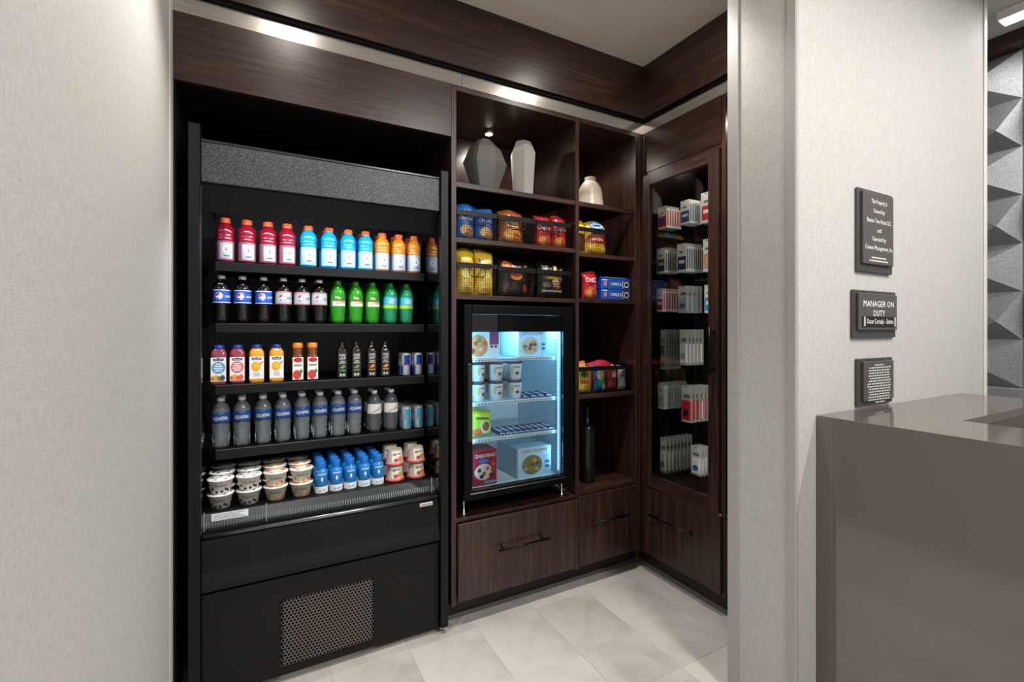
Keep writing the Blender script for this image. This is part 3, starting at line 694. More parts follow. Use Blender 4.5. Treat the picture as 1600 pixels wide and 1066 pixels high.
def can(kind):
    t = empty('energy_drink_can')
    R = 0.0235; H = 0.112
    a, b = (('1c3588', 'b4bac4') if kind == 'blue' else ('3c9fc4', 'b7c0c6'))
    MB().lathe([(0.018, 0), (0.022, 0.003), (R, 0.008), (R, H - 0.010), (0.0205, H - 0.003), (0.0212, H - 0.001)], 22).build('body', mat(b, 0.28, 0.55), t)
    tp = MB().lathe([(0.0198, H - 0.0045), (0.0198, H - 0.0035)], 20).build('lid', mat('8d9094', 0.3, 0.9), t)
    MB().patch(plane(0), -0.001, 0, 0.001, 0.001, 1, 1)
    C = cyl(R)
    art = MB()
    for q in (-1, 0, 1):
        u = q * 0.0465 + (0.004 if q == 0 else 0)
        art.patch(C, u - 0.018, H * 0.48, u + 0.012, H - 0.011, 4, 1, off=0.0004)
        if kind != 'blue': art.patch(C, u - 0.010, 0.010, u + 0.020, H * 0.44, 4, 1, off=0.0004)
        else: art.patch(C, u + 0.010, 0.010, u + 0.026, H * 0.44, 4, 1, off=0.0004)
    w_ = art.build('wrap_print', mat(a, 0.3, 0.3), t)
    MB().text(C, 'Red Bull', 0.014, 0.0, H * 0.475, 0.034, 0.0009).build('lettering', mat('c92a34', 0.4), w_)
    return Proto(t)
def yogurt(kind):
    t = empty('yogurt_cup')
    MB().lathe([(0.031, 0), (0.033, 0.001), (0.043, 0.050), (0.0465, 0.0505), (0.0465, 0.054)], 28).build('cup', mat('dcd7cc', 0.45), t)
    ld = MB().lathe([(0.0472, 0.0542), (0.0472, 0.0555), (0.001, 0.0562)], 28).build('lid', mat('eceae6', 0.4), t)
    R = cyl(lambda z: 0.0328 + (z - 0.001) * 0.204)
    MB().text(R, 'Chobani', 0.017, 0.004, 0.034, 0.046, 0.0010).build('lettering', mat('4c4640', 0.5), t)
    sp = [(-0.026, 0.020), (0.022, 0.018), (0.030, 0.012), (0.008, 0.010), (-0.010, 0.008)]
    for k, (u, v) in enumerate(sp):
        h = '2c2a33' if kind == 'berry' else ('c8553a', 'd98a3c', 'b8403a', 'd06a3a', 'e2b06a')[k]
        MB().patch(R, u - 0.005, v - 0.0055, u + 0.005, v + 0.0055, 4, 4, True, 0.0008).build('fruit_print', mat(h, 0.4), t)
    top = lambda u, v, off: (u, v, 0.0560 + off)
    for k in range(5):
        a = k * 1.26 + 0.4; u, v = 0.030 * math.cos(a), 0.030 * math.sin(a)
        h = '2c2a33' if kind == 'berry' else ('c9423e', 'e2b93e', 'c9423e', 'e0a53c', 'd8d060')[k]
        q = 0.006 if kind == 'berry' else 0.011
        MB().patch(top, u - q, v - q, u + q, v + q, 4, 4, True, 0.0006).build('fruit_print', mat(h, 0.4), ld)
    MB().text(top, 'Chobani', 0.014, 0, 0, 0.036, 0.0007).build('lettering', mat('4c4640', 0.5), ld)
    return Proto(t)
def dairy():
    t = empty('yogurt_drink_bottle')
    MB().lathe([(0.0255, 0), (0.027, 0.002), (0.027, 0.086), (0.025, 0.093), (0.0175, 0.100), (0.0165, 0.103)], 22).build('body', mat('1d73b8', 0.25, coat=0.3), t)
    MB().lathe([(0.0185, 0.1032), (0.0185, 0.128), (0.017, 0.131)], 20).build('cap', mat('1565b3', 0.35), t)
    l = MB().patch(cyl(0.0272), -0.08, 0.0005, 0.08, 0.028, 20, 1, off=0.0004).build('label', mat('dfe4ea', 0.45), t)
    for k in range(6): MB().patch(cyl(0.0272), -0.016 + k * 0.0058, 0.076 + 0.002 * (k % 2), -0.012 + k * 0.0058, 0.083, 1, 1, False, 0.0006).build('print', mat('d8e6f2', 0.5), l)
    MB().patch(cyl(0.0272), -0.004, 0.050, 0.004, 0.068, 4, 4, True, 0.0006).build('emblem', mat('dfe9f4', 0.5), l)
    MB().poly(cyl(0.0272), [(-0.024, 0.046), (0, 0.036), (0.024, 0.048), (0.024, 0.042), (0, 0.030), (-0.024, 0.040)], 0.0006).build('wave', mat('0e4c92', 0.4), l)
    MB().poly(cyl(0.0276), [(-0.014, 0.006), (-0.008, 0.016), (0, 0.010), (0.010, 0.018), (0.014, 0.008)], 0.0006).build('print', mat('8d99a8', 0.5), l)
    return Proto(t)
def cup():
    t = empty('cereal_cup')
    MB().lathe([(0.041, 0.011), (0.039, 0.014), (0.033, 0.068), (0.031, 0.072)], 24).build('cup', mat('a59c8c', 0.2, coat=0.3), t)
    MB().lathe([(0.042, 0), (0.045, 0.003), (0.045, 0.008), (0.042, 0.0108)], 24).build('lid', mat('b8393a', 0.4), t)
    R = cyl(lambda z: 0.0392 - (z - 0.014) * 0.111)
    l = MB().patch(R, -0.028, 0.016, 0.028, 0.066, 10, 4, off=0.0006).build('label', mat('e3ddd2', 0.45), t)
    for u, v, a, b, h in ((0.012, 0.030, 0.014, 0.012, 'cf8447'), (-0.008, 0.026, 0.010, 0.009, 'b8453a'), (-0.014, 0.052, 0.009, 0.006, '7d8288'), (0.006, 0.054, 0.014, 0.004, '9a9084'), (0.019, 0.040, 0.006, 0.006, 'dba35f')):
        MB().patch(R, u - a, v - b, u + a, v + b, 5, 5, True, 0.0010).build('print', mat(h, 0.5), l)
    return Proto(t)

# ------------------------------------------------------------------ stock the cooler
def row(items, Y, z, deep, dy, where, name_group, cat='bottle'):
    n = 0; counts = {}
    for px, proto, desc in items:
        x = onY(px, Y)
        for k in range(deep if isinstance(deep, int) else deep(px)):
            lab = f'{desc}, {ORD[n]} from left on {where}' if k == 0 else f'{desc}, {ORD[k - 1]} behind {ORD[n]} from left, {where}'
            proto.put((x + (random.uniform(-1, 1) * 0.0012 if k else 0), Y + k * dy + (random.uniform(0, 0.003) if k == 0 else 0), z), lab, cat, name_group)
        n += 1
g_red = sports('8c1024', '9a5a66', 0.15); g_blue = sports('1593cc', '8cc3e0', 0.0); g_or = sports('d07a16', 'a7aab4', 0.05)
row([(p, g_red, 'red sports drink bottle') for p in (352, 386, 419, 449)] + [(p, g_blue, 'blue sports drink bottle') for p in (482, 514, 544, 571)]
    + [(p, g_or, 'orange sports drink bottle') for p in (597, 623, 647)], 2.312, ZS[0], 2, 0.078, 'top cooler shelf', 'sports drinks on the top cooler shelf')
cola = soda('0c0707', 'c9c8c4', '1f4fae', 0.084, 0.140, d_cola('d8dce4', 'e8ecf2'))
diet = soda('0c0707', 'c9c8c4', 'a9adb2', 0.084, 0.140, d_cola('c9545a', '5a5d63'))
dew = soda('238015', '2a7a3a', '2c7a24', 0.078, 0.134, d_dew)
mist = soda('157a4c', '1c7a4a', '2b9cb4', 0.076, 0.132, d_mist)
row([(p, cola, 'cola bottle with blue label') for p in (346, 379, 412)] + [(p, diet, 'cola bottle with silver label') for p in (443, 472, 499)]
    + [(p, dew, 'green soda bottle with red lettering') for p in (528, 556, 582)] + [(p, mist, 'teal lemon-lime soda bottle') for p in (610, 635)],
    2.312, ZS[1], 2, 0.075, 'second cooler shelf', 'sodas on the second cooler shelf')
jb, jr, jo = juice('8a3a4c', 'blue'), juice('8a3446', 'red'), juice('e0941e', 'orange')
aj, tg_, tp_ = apple_juice(), tea('5f8f4a'), tea('c98a3a')
row([(342, jb, 'purple juice bottle with blue oval label'), (371, jr, 'purple juice bottle with pink oval label'), (401, jo, 'orange juice bottle with blue cap'), (432, jo, 'orange juice bottle with blue cap'),
     (465, aj, 'apple juice bottle with orange cap'), (488, aj, 'apple juice bottle with orange cap'), (534, tg_, 'dark iced tea bottle with green leaf print'), (556, tg_, 'dark iced tea bottle with green leaf print'),
     (580, tp_, 'dark iced tea bottle with peach print'), (601, tp_, 'dark iced tea bottle with peach print')], 2.300, ZS[2], 1, 0.06, 'third cooler shelf', 'juices and teas on the third cooler shelf')
cb_, cs_ = can('blue'), can('light')
row([(634, cb_, 'dark blue energy drink can'), (653, cb_, 'dark blue energy drink can')], 2.296, ZS[2], 2, 0.05, 'third cooler shelf', 'dark blue energy drink cans', 'can')
wb, ale = water(), soda('c6cdd2', 'c9cccd', 'd9d8d6', 0.090, 0.136, d_ale, 0.9)
row([(p, wb, 'clear water bottle with blue label') for p in (345, 378, 411, 442, 472, 500, 528, 554)] + [(p, ale, 'clear soda bottle with yellow banner') for p in (585, 611)],
    2.312, ZS[3], 2, 0.075, 'fourth cooler shelf', 'water and clear soda on the fourth cooler shelf')
row([(635, cs_, 'light blue energy drink can'), (654, cs_, 'light blue energy drink can')], 2.296, ZS[3], 5, 0.05, 'fourth cooler shelf', 'light blue energy drink cans', 'can')
yb, yf = yogurt('berry'), yogurt('fruit')
for n, (px, pr_) in enumerate(((345, yb), (389, yb), (431, yf), (469, yf))):
    x = onY(345, 2.205) + n * (onY(471, 2.205) - onY(345, 2.205)) / 3
    for k in range(3):
        for lv in (0, 1):
            kind = 'blueberry' if pr_ is yb else 'peach and strawberry'
            lab = f'{("lower", "upper")[lv]} {kind} yogurt cup, {ORD[n]} stack from left' + (', front row' if k == 0 else f', {ORD[k]} row behind the front')
            pr_.put((x, 2.205 + 0.101 * k, ZK + 0.0585 * lv), lab, 'yogurt', 'yogurt cups on the cooler deck', random.uniform(-0.25, 0.15))
dd = dairy()
for n, px in enumerate((502, 525, 547, 569, 590)):
    x = onY(px, 2.20)
    for k in range(4):
        lab = f'small blue yogurt drink bottle, {ORD[n]} from left on bottom deck' if k == 0 else f'small blue yogurt drink bottle, {ORD[k]} behind the {ORD[n]} front one'
        dd.put((x, 2.20 + 0.058 * k, ZK), lab, 'bottle', 'blue yogurt drinks on the cooler deck')
cc = cup()
for n, px in enumerate((617, 650)):
    x = onY(px, 2.21)
    for k in range(2):
        for lv in (0, 1):
            lab = f'{("lower", "upper")[lv]} red-lidded cereal cup, {("left", "right")[n]} stack' + (' at front of bottom deck' if k == 0 else ' in the row behind')
            cc.put((x, 2.21 + 0.095 * k, ZK + 0.0735 * lv), lab, 'cereal cup', 'red-lidded cereal cups', random.uniform(-0.2, 0.3))

# ================================================================== VASES
def vase(name, prof, seg, m, loc, label, a0=0.0, smooth=False, twist=0.0):
    t = thing(name, label, 'vase', loc)
    v = []; f = []
    for i, (r, z) in enumerate(prof):
        for k in range(seg):
            a = a0 + 2 * math.pi * (k + twist * (i % 2)) / seg
            v.append((r * math.cos(a), r * math.sin(a), z))
    for i in range(len(prof) - 1):
        for k in range(seg):
            k2 = (k + 1) % seg
            if twist:
                if i % 2 == 0: f += [(i * seg + k, i * seg + k2, (i + 1) * seg + k), (i * seg + k2, (i + 1) * seg + k2, (i + 1) * seg + k)]
                else: f += [(i * seg + k, (i + 1) * seg + k2, (i + 1) * seg + k), (i * seg + k, i * seg + k2, (i + 1) * seg + k2)]
            else: f.append((i * seg + k, i * seg + k2, (i + 1) * seg + k2, (i + 1) * seg + k))
    f.append(tuple(range(seg))[::-1])
    MB().add(v, f, smooth).build('body', m, t)
    return t
vx = onY(757, 2.25)
t = vase('faceted_vase', [(0.058, 0.003), (0.118, 0.165), (0.085, 0.245), (0.034, 0.298), (0.030, 0.298), (0.030, 0.24)], 7, mat('77746f', 0.5), (vx, 2.25, 2.0955), 'wide grey faceted vase under the puck light', 0.35)
MB().lathe([(0.054, 0.0), (0.054, 0.0028)], 16).build('base_pad', mat('0a0a0a', 0.7), t)
t = vase('faceted_vase', [(0.056, 0.003), (0.074, 0.28), (0.045, 0.345), (0.040, 0.345), (0.040, 0.30)], 6, mat('b9b7b2', 0.25), (onY(817, 2.28), 2.28, 2.0955), 'tall slender pale grey faceted vase', 0.15)
MB().lathe([(0.050, 0.0), (0.050, 0.0028)], 16).build('base_pad', mat('0a0a0a', 0.7), t)
t = thing('ceramic_jar', 'beige ribbed ceramic jar with narrow neck in the corner niche', 'jar', (onY(922, 2.24), 2.24, 2.0955))
MB().lathe([(0.068, 0), (0.078, 0.006), (0.080, 0.03), (0.077, 0.034), (0.079, 0.06), (0.074, 0.066), (0.073, 0.10), (0.064, 0.14), (0.046, 0.172), (0.034, 0.184)], 32).build('body', mat('cdbfae', 0.3), t)
MB().lathe([(0.034, 0.1842), (0.030, 0.190), (0.034, 0.204), (0.030, 0.206), (0.026, 0.19)], 28).build('neck', mat('a3978a', 0.35), t)
t = thing('dispenser_bottle', 'dark cylindrical dispenser bottle on the cabinet counter', 'bottle', (1.69, 2.19, 0.5225))
MB().lathe([(0.040, 0), (0.043, 0.004), (0.043, 0.30), (0.040, 0.318), (0.022, 0.330)], 28).build('body', mat('2d2d2c', 0.22, 0.7), t)
MB().lathe([(0.017, 0.3302), (0.017, 0.352), (0.010, 0.358), (0.009, 0.405), (0.012, 0.408), (0.012, 0.430)], 20).build('pump', mat('232323', 0.3, 0.5), t)

# ================================================================== SNACK BAGS AND BASKETS
def bag_fn(w_, h, t_, seed):
    rg = random.Random(seed); ph1, ph2 = rg.uniform(0, 6), rg.uniform(0, 6)
    def fn(u, v, off, side=-1):        # u,v metres, u centred, v from the base
        a = min(1, abs(2 * u / w_)); b = min(1, max(0, v / h))
        sx = max(0, 1 - a ** 2.6) ** 0.55
        sv = max(0, min(1, min(b, 1 - b) / 0.28)) ** 0.6 if b > 0.5 else max(0, min(1, b / 0.16)) ** 0.5
        y = t_ / 2 * sx * sv + 0.0028 * math.sin(60 * u + ph1) * math.sin(45 * v + ph2) * sx + 0.0014 * math.sin(150 * u + 70 * v + ph2) * sx * (0.3 + b)
        lean = 0.0 if b < 0.85 else (b - 0.85) * 0.10
        return (u * (1 - 0.05 * math.sin(b * math.pi)), side * (max(0.0008, y) + off) + lean + 0.004 * math.sin(40 * u + ph2) * b, v + (0.007 * math.sin(34 * u + ph1) - 0.006 * a * a) * b ** 4)
    return fn
def bag(desc, h_, w_, h, t_, seed, loc, cat='snack bag', group=None, prints=(), name='snack_bag', rz=0, tilt=0.0, top=None):
    t = thing(name, desc, cat, loc, rz, group); t.rotation_euler.x = tilt
    fn = bag_fn(w_, h, t_, seed); m = mat(h_, 0.28, coat=0.25)
    mb = MB()
    for side in (-1, 1):
        n, k = 14, 16
        v = [fn(-w_ / 2 + w_ * i / n, h * j / k, 0, side) for j in range(k + 1) for i in range(n + 1)]
        f = [(j * (n + 1) + i, j * (n + 1) + i + 1, (j + 1) * (n + 1) + i + 1, (j + 1) * (n + 1) + i) for j in range(k) for i in range(n)]
        mb.add(v, f if side < 0 else [q[::-1] for q in f], True)
    body = mb.build('pouch', m, t)
    MB().patch(fn, -w_ / 2 * 0.97, h * 0.93, w_ / 2 * 0.97, h * 0.998, 10, 2, off=0.0006).build('top_seal', mat(top or h_, 0.25, 0.2), body)
    for k, q in enumerate(prints):
        if q[0] == 't':
            _, txt, u, v, size, width, c = q
            MB().text(fn, txt, size * h, u * w_, v * h, width * w_, 0.0030 + 0.0004 * k).build('lettering', mat(c, 0.4), body)
        elif q[0] == 'p':
            MB().poly(fn, [(u * w_, v * h) for u, v in q[1]], 0.0010 + 0.0003 * k).build('print', mat(q[2], 0.35), body)
        else:
            kd, u0, v0, u1, v1, c = q
            MB().patch(fn, u0 * w_, v0 * h, u1 * w_, v1 * h, 8, 8, kd == 'e', 0.0008 + 0.0003 * k).build('print', mat(c, 0.35), body)
    return t
WIRE = mat('0c0c0d', 0.4, 0.3)
def basket(x0, x1, z, h, label, hnd=True, d=0.26, y0=2.098):
    t = thing('wire_basket', label, 'basket', ((x0 + x1) / 2, y0, z), 0, 'black wire snack baskets')
    W = (x1 - x0) / 2; r = 0.0009
    for ya, yb, xa, xb in ((0, 0.003, -W, W), (d - 0.003, d, -W, W), (0.0031, d - 0.0031, -W, -W + 0.003), (0.0031, d - 0.0031, W - 0.003, W)):
        MB().box(xa, xb, ya, yb, h - 0.024, h).build('rim', WIRE, t)
    mb = MB(); nx = int(2 * W / 0.0125); nz = int((h - 0.02) / 0.0125); ny = int(d / 0.02)
    xs = [-W + 0.0015 + (2 * W - 0.003) * i / nx for i in range(nx + 1)]
    for x in xs:
        for y in (0.0015, d - 0.0015): mb.bar((x, y, 0.001), (x, y, h - 0.022), r, 4)
        mb.bar((x, 0.0015, 0.001), (x, d - 0.0015, 0.001), r, 4)
    for k in range(nz + 1):
        zz = 0.001 + (h - 0.024) * k / (nz + 1)
        for y in (0.0015, d - 0.0015): mb.bar((-W, y, zz), (W, y, zz), r, 4)
        for x in (-W + 0.0015, W - 0.0015): mb.bar((x, 0, zz), (x, d, zz), r, 4)
    for k in range(ny + 1):
        y = 0.0015 + (d - 0.003) * k / ny
        for x in (-W + 0.0015, W - 0.0015): mb.bar((x, y, 0.001), (x, y, h - 0.022), r, 4)
    o = mb.build('wire_mesh', WIRE, t); o['kind'] = 'stuff'
    if hnd:
        mb = MB(); a = 0.042; zt, zb = h - 0.024, h - 0.066
        pts = [(-a, zt), (-a, zb + 0.01), (-a + 0.01, zb), (a - 0.01, zb), (a, zb + 0.01), (a, zt)]
        for p, q in zip(pts, pts[1:]): mb.bar((p[0], -0.003, p[1]), (q[0], -0.003, q[1]), 0.0022, 6)
        mb.build('handle', WIRE, t)
    return t
Z2, Z3 = 1.8366, 1.5656
basket(0.845, 1.060, Z2, 0.138, 'black wire basket holding blue snack bags')
basket(1.066, 1.285, Z2, 0.138, 'black wire basket holding an orange snack bag')
basket(1.291, 1.510, Z2, 0.138, 'black wire basket holding red snack bags')
basket(0.845, 1.060, Z3, 0.157, 'black wire basket holding yellow chip bags')
basket(1.066, 1.285, Z3, 0.150, 'black wire basket holding a dark bag with orange badge')
basket(1.291, 1.510, Z3, 0.150, 'black wire basket holding dark bags with green print')
YQ = 2.136
chex = [('e', -0.32, 0.10, 0.30, 0.40, 'c99a4f'), ('e', -0.05, 0.06, 0.38, 0.30, 'a8733a'), ('e', -0.30, 0.14, 0.0, 0.36, 'd8b56c'), ('p', [(-0.12, 0.52), (0.06, 0.42), (0.22, 0.52), (0.05, 0.46)], 'b8452f'), ('t', 'Chex Mix', -0.02, 0.58, 0.15, 0.76, 'eceae6')]
bag('blue snack mix bag at the left end of its basket', '1d62b4', 0.100, 0.172, 0.05, 1, (0.899, YQ, Z2 + 0.003), prints=chex, group='snack mix bags', top='2a7ad0')
bag('blue snack mix bag leaning beside the orange bag', '1a5aa8', 0.100, 0.168, 0.05, 2, (1.005, YQ + 0.002, Z2 + 0.003), prints=chex, group='snack mix bags', top='3a8ad8')
bag('dark blue snack mix bag behind the two front blue bags', '164b92', 0.11, 0.184, 0.05, 3, (0.955, YQ + 0.07, Z2 + 0.003), group='snack mix bags')
bag('orange brown crunchy snack bag with cream panel', '8a4a1c', 0.145, 0.172, 0.055, 4, (1.155, YQ + 0.002, Z2 + 0.003), prints=[('r', -0.25, 0.48, 0.24, 0.66, 'd8b98a'), ('e', -0.36, 0.06, 0.36, 0.46, 'd08a36'), ('e', -0.28, 0.10, 0.05, 0.36, 'e0ae58'), ('e', 0.0, 0.06, 0.36, 0.32, 'b86a28'), ('r', -0.25, 0.56, 0.24, 0.58, '6a4a2c')], top='c4642a')
bag('dark red snack bag tucked behind the orange one', '8c1622', 0.10, 0.155, 0.045, 5, (1.218, YQ + 0.07, Z2 + 0.003))
dori = [('e', -0.40, 0.02, 0.40, 0.34, 'c8682a'), ('e', -0.30, 0.06, 0.10, 0.30, 'd88a3a'), ('e', 0.02, 0.05, 0.36, 0.28, 'a8502a'), ('p', [(-0.20, 0.62), (0.0, 0.48), (0.02, 0.56)], 'e0ded8'), ('t', 'Doritos', 0.0, 0.58, 0.20, 0.84, 'efedea')]
bag('red tortilla chip bag at left in its basket', '9c1a24', 0.106, 0.172, 0.05, 6, (1.350, YQ, Z2 + 0.003), prints=dori, group='tortilla chip bags', top='d0404a')
bag('red tortilla chip bag at right against the cabinet divider', 'a21c26', 0.098, 0.176, 0.05, 7, (1.454, YQ + 0.004, Z2 + 0.003), prints=dori, group='tortilla chip bags', top='e0505a')
lays = [('e', -0.40, 0.04, 0.30, 0.34, 'd6c06a'), ('e', -0.10, 0.04, 0.44, 0.28, 'c9a63e'), ('e', -0.30, 0.36, 0.30, 0.56, 'ece27a'), ('p', [(-0.36, 0.70), (0.36, 0.71), (0.38, 0.81), (-0.36, 0.80)], 'a32634'), ('t', "Lay's", 0.0, 0.755, 0.10, 0.56, 'f2efe8')]
bag('yellow potato chip bag at the far left of its basket', 'd8b524', 0.102, 0.226, 0.06, 8, (0.902, YQ + 0.002, Z3 + 0.003), prints=lays, group='yellow potato chip bags', top='b09a2c')
bag('yellow potato chip bag beside the dark bag', 'dcba2a', 0.100, 0.228, 0.06, 9, (1.004, YQ + 0.004, Z3 + 0.003), prints=lays, group='yellow potato chip bags', top='c0a838')
bag('dark chip bag with orange sun badge', '1c1715', 0.185, 0.190, 0.06, 10, (1.172, YQ + 0.004, Z3 + 0.003), prints=[('e', -0.22, 0.42, 0.26, 0.72, '4d4a46'), ('e', -0.19, 0.45, 0.23, 0.69, 'd88a2c'), ('e', -0.19, 0.55, 0.23, 0.70, 'b03a34'), ('e', -0.42, 0.74, -0.05, 0.94, 'c8683c'), ('p', [(0.05, 0.80), (0.40, 0.90), (0.42, 0.84), (0.12, 0.76)], '9a6a62'), ('e', -0.10, 0.745, 0.24, 0.80, 'b8b04a'), ('e', 0.22, 0.10, 0.38, 0.36, '8a2a1c'), ('p', [(-0.40, 0.22), (-0.28, 0.38), (-0.22, 0.30), (-0.30, 0.08)], '6a4a4a')])
sn = [('r', -0.30, 0.52, 0.40, 0.60, 'c8b43a'), ('e', -0.06, 0.36, 0.30, 0.52, 'cdb98a'), ('e', -0.02, 0.26, 0.30, 0.40, 'b0685a'), ('e', -0.38, 0.28, -0.06, 0.44, '6a5a50'), ('r', -0.40, 0.16, 0.38, 0.22, '8a8a78'), ('p', [(0.02, 0.72), (0.06, 0.90), (0.16, 0.90), (0.16, 0.72)], 'e0c83a'), ('p', [(-0.06, 0.70), (0.02, 0.76), (0.24, 0.74), (0.32, 0.86), (0.28, 0.70)], '3aa058'), ('p', [(-0.38, 0.90), (-0.12, 0.88), (-0.20, 0.72), (-0.30, 0.72)], '9a9a9c'), ('p', [(0.34, 0.84), (0.44, 0.90), (0.46, 0.74), (0.36, 0.74)], 'd8a89c')]
bag('black snack bag with green and yellow letters', '14130f', 0.165, 0.192, 0.06, 11, (1.400, YQ + 0.004, Z3 + 0.003), prints=sn)
bag('dark olive snack bag behind the black lettered bag', '2c2a18', 0.12, 0.18, 0.05, 12, (1.355, YQ + 0.075, Z3 + 0.003), prints=[('e', -0.3, 0.4, 0.2, 0.6, '6a6a30')])
# corner cabinet snacks
xb0 = 1.547
basket(xb0, onY(955, 2.10), 1.8206, 0.146, 'black wire basket below the beige jar in the corner cabinet', False)
bag('yellow snack bag with blue circle and red band in corner basket', 'c79a1c', 0.150, 0.190, 0.05, 13, (1.706, YQ + 0.002, 1.8236), prints=[('e', -0.34, 0.74, 0.32, 0.99, '2f6fb0'), ('e', -0.28, 0.77, 0.26, 0.96, 'bcd3e2'), ('r', -0.20, 0.82, 0.16, 0.89, '1d4f96'), ('r', -0.44, 0.34, 0.44, 0.56, 'a82a22'), ('r', -0.30, 0.42, 0.30, 0.49, 'd8b890'), ('r', -0.30, 0.58, 0.40, 0.72, '8a7468'), ('e', -0.40, 0.06, 0.40, 0.30, 'd0b030')])
bag('plain yellow snack bag at the left of the corner basket', 'd0a41e', 0.082, 0.186, 0.04, 14, (1.592, YQ + 0.010, 1.8236), prints=[('r', -0.4, 0.1, 0.4, 0.6, '5a3a1a')])
xr = onY(920, 2.13)
bag('red cracker bag standing beside the blue cookie packs', 'a01820', 0.105, 0.160, 0.05, 15, (xr, 2.13, 1.5706), prints=[('t', 'CHEEZ', 0.0, 0.66, 0.22, 0.80, 'efe8e0'), ('e', -0.42, 0.03, 0.42, 0.42, 'a8542c'), ('e', -0.30, 0.06, 0.10, 0.34, 'c87a3e'), ('e', 0.0, 0.08, 0.38, 0.36, '8a3a20'), ('p', [(-0.2, 0.42), (0.40, 0.48), (0.40, 0.44), (-0.2, 0.38)], 'd8c8a8')], top='c04a58')
def cookie(x0, x1, y, z, h, label, txt):
    t = thing('cookie_pack', label, 'cookie pack', ((x0 + x1) / 2, y, z), 0, 'blue cookie packs'); W = (x1 - x0) / 2
    b = MB().box(-W, W, 0, 0.10, 0, h, 0.004).build('wrapper', mat('1a4fa4', 0.3, coat=0.3), t)
    P = plane(0)
    if txt:
        MB().text(P, txt, h * 0.42, -W * 0.35, h * 0.5, W * 0.95, 0.0010).build('lettering', WH, b)
        for c, r, m in ((0, 0.46, '1c1513'), (0, 0.30, 'e2ded6'), (0, 0.22, '221a18')):
            MB().patch(P, W * 0.62 - r * h, h * 0.5 - r * h, W * 0.62 + r * h, h * 0.5 + r * h, 8, 8, True, 0.0006 + (0.46 - r) * 0.002).build('cookie_art', mat(m, 0.4), b)
        MB().patch(P, W * 0.2, h * 0.1, W * 0.9, h * 0.9, 4, 4, True, 0.0003).build('milk_splash', mat('cfd8e4', 0.4), b)
    else:
        MB().patch(P, -W * 0.3, h * 0.3, W * 0.6, h * 0.75, 2, 2, False, 0.0005).build('print', mat('b86a8a', 0.4), b)
        MB().patch(P, -W * 0.8, h * 0.85, W * 0.8, h * 0.93, 1, 1, False, 0.0005).build('stripe', mat('c9d2e2', 0.4), b)
x1, x2, x3 = onY(940, 2.11), onY(951, 2.11), onY(985, 2.11)
for lv in (0, 1):
    cookie(x1, x2 - 0.002, 2.112, 1.5706 + 0.0605 * lv, 0.060, f'{("lower", "upper")[lv]} narrow blue pack with pink mark beside cookie packs', '')
    cookie(x2, x3, 2.110, 1.5706 + 0.0605 * lv, 0.060, f'{("lower", "upper")[lv]} wide blue sandwich cookie pack', 'OREO')
t = thing('cookie_pack', 'flat dark blue pack lying on the wide cookie packs', 'cookie pack', ((x1 + x3) / 2, 2.125, 1.5706 + 0.1215), 0, 'blue cookie packs')
w_ = MB().box(-(x3 - x1) / 2, (x3 - x1) / 2, 0, 0.10, 0, 0.012, 0.003).build('wrapper', mat('163f88', 0.3), t)
MB().patch(plane(0), -0.08, 0.008, 0.08, 0.0105, 2, 1, off=0.0006).build('stripe', mat('8aa0c4', 0.35), w_)
basket(xb0, onY(986, 2.10), 1.0426, 0.150, 'black wire basket of candy bags on the lowest corner shelf', False)
cz = 1.0456
bag('yellow sour candy bag at the left of the candy basket', 'c9b02a', 0.120, 0.150, 0.045, 16, (onY(917, 2.098) - 0.004, YQ, cz), prints=[('e', -0.34, 0.55, 0.34, 0.95, '7a8a24'), ('e', -0.2, 0.60, 0.14, 0.84, '2f4a1c'), ('r', -0.2, 0.34, 0.36, 0.50, 'b8653a'), ('e', -0.4, 0.08, 0.2, 0.34, 'dcc63a'), ('e', 0.0, 0.1, 0.42, 0.32, 'b8862c')])
bag('blue and green candy bag in the candy basket', '20507a', 0.088, 0.150, 0.045, 17, (onY(943, 2.098) - 0.004, YQ, cz), prints=[('r', -0.2, 0.2, 0.45, 0.9, '3a8a5a'), ('e', -0.38, 0.46, 0.20, 0.80, 'b8a8a4'), ('e', 0.05, 0.06, 0.42, 0.28, 'a0b0c0')])
bag('dark red candy bag in the candy basket', '7c1620', 0.070, 0.150, 0.045, 18, (onY(962, 2.098) - 0.004, YQ, cz), prints=[('e', -0.05, 0.78, 0.38, 0.98, 'c8a890'), ('e', -0.2, 0.52, 0.34, 0.74, 'd8b890'), ('r', -0.3, 0.16, 0.42, 0.34, 'a03848')])
bag('white and teal candy bag at the right of the basket', 'a8aeae', 0.056, 0.150, 0.04, 19, (onY(978, 2.098) - 0.004, YQ, cz), prints=[('r', -0.2, 0.64, 0.46, 0.86, '4a8a8c'), ('r', -0.46, 0.50, 0.4, 0.60, 'a87a8c'), ('r', -0.3, 0.10, 0.4, 0.22, 'c0a08a')])
bag('orange and pink candy bag rising behind the yellow one', 'd8683a', 0.12, 0.172, 0.036, 20, (1.625, 2.195, cz), prints=[('r', -0.3, 0.86, 0.5, 0.93, 'd87a7a')], top='d8724a')
bag('red candy bag rising at the back of the candy basket', 'b01c34', 0.18, 0.168, 0.036, 21, (1.79, 2.200, cz), top='c83048')

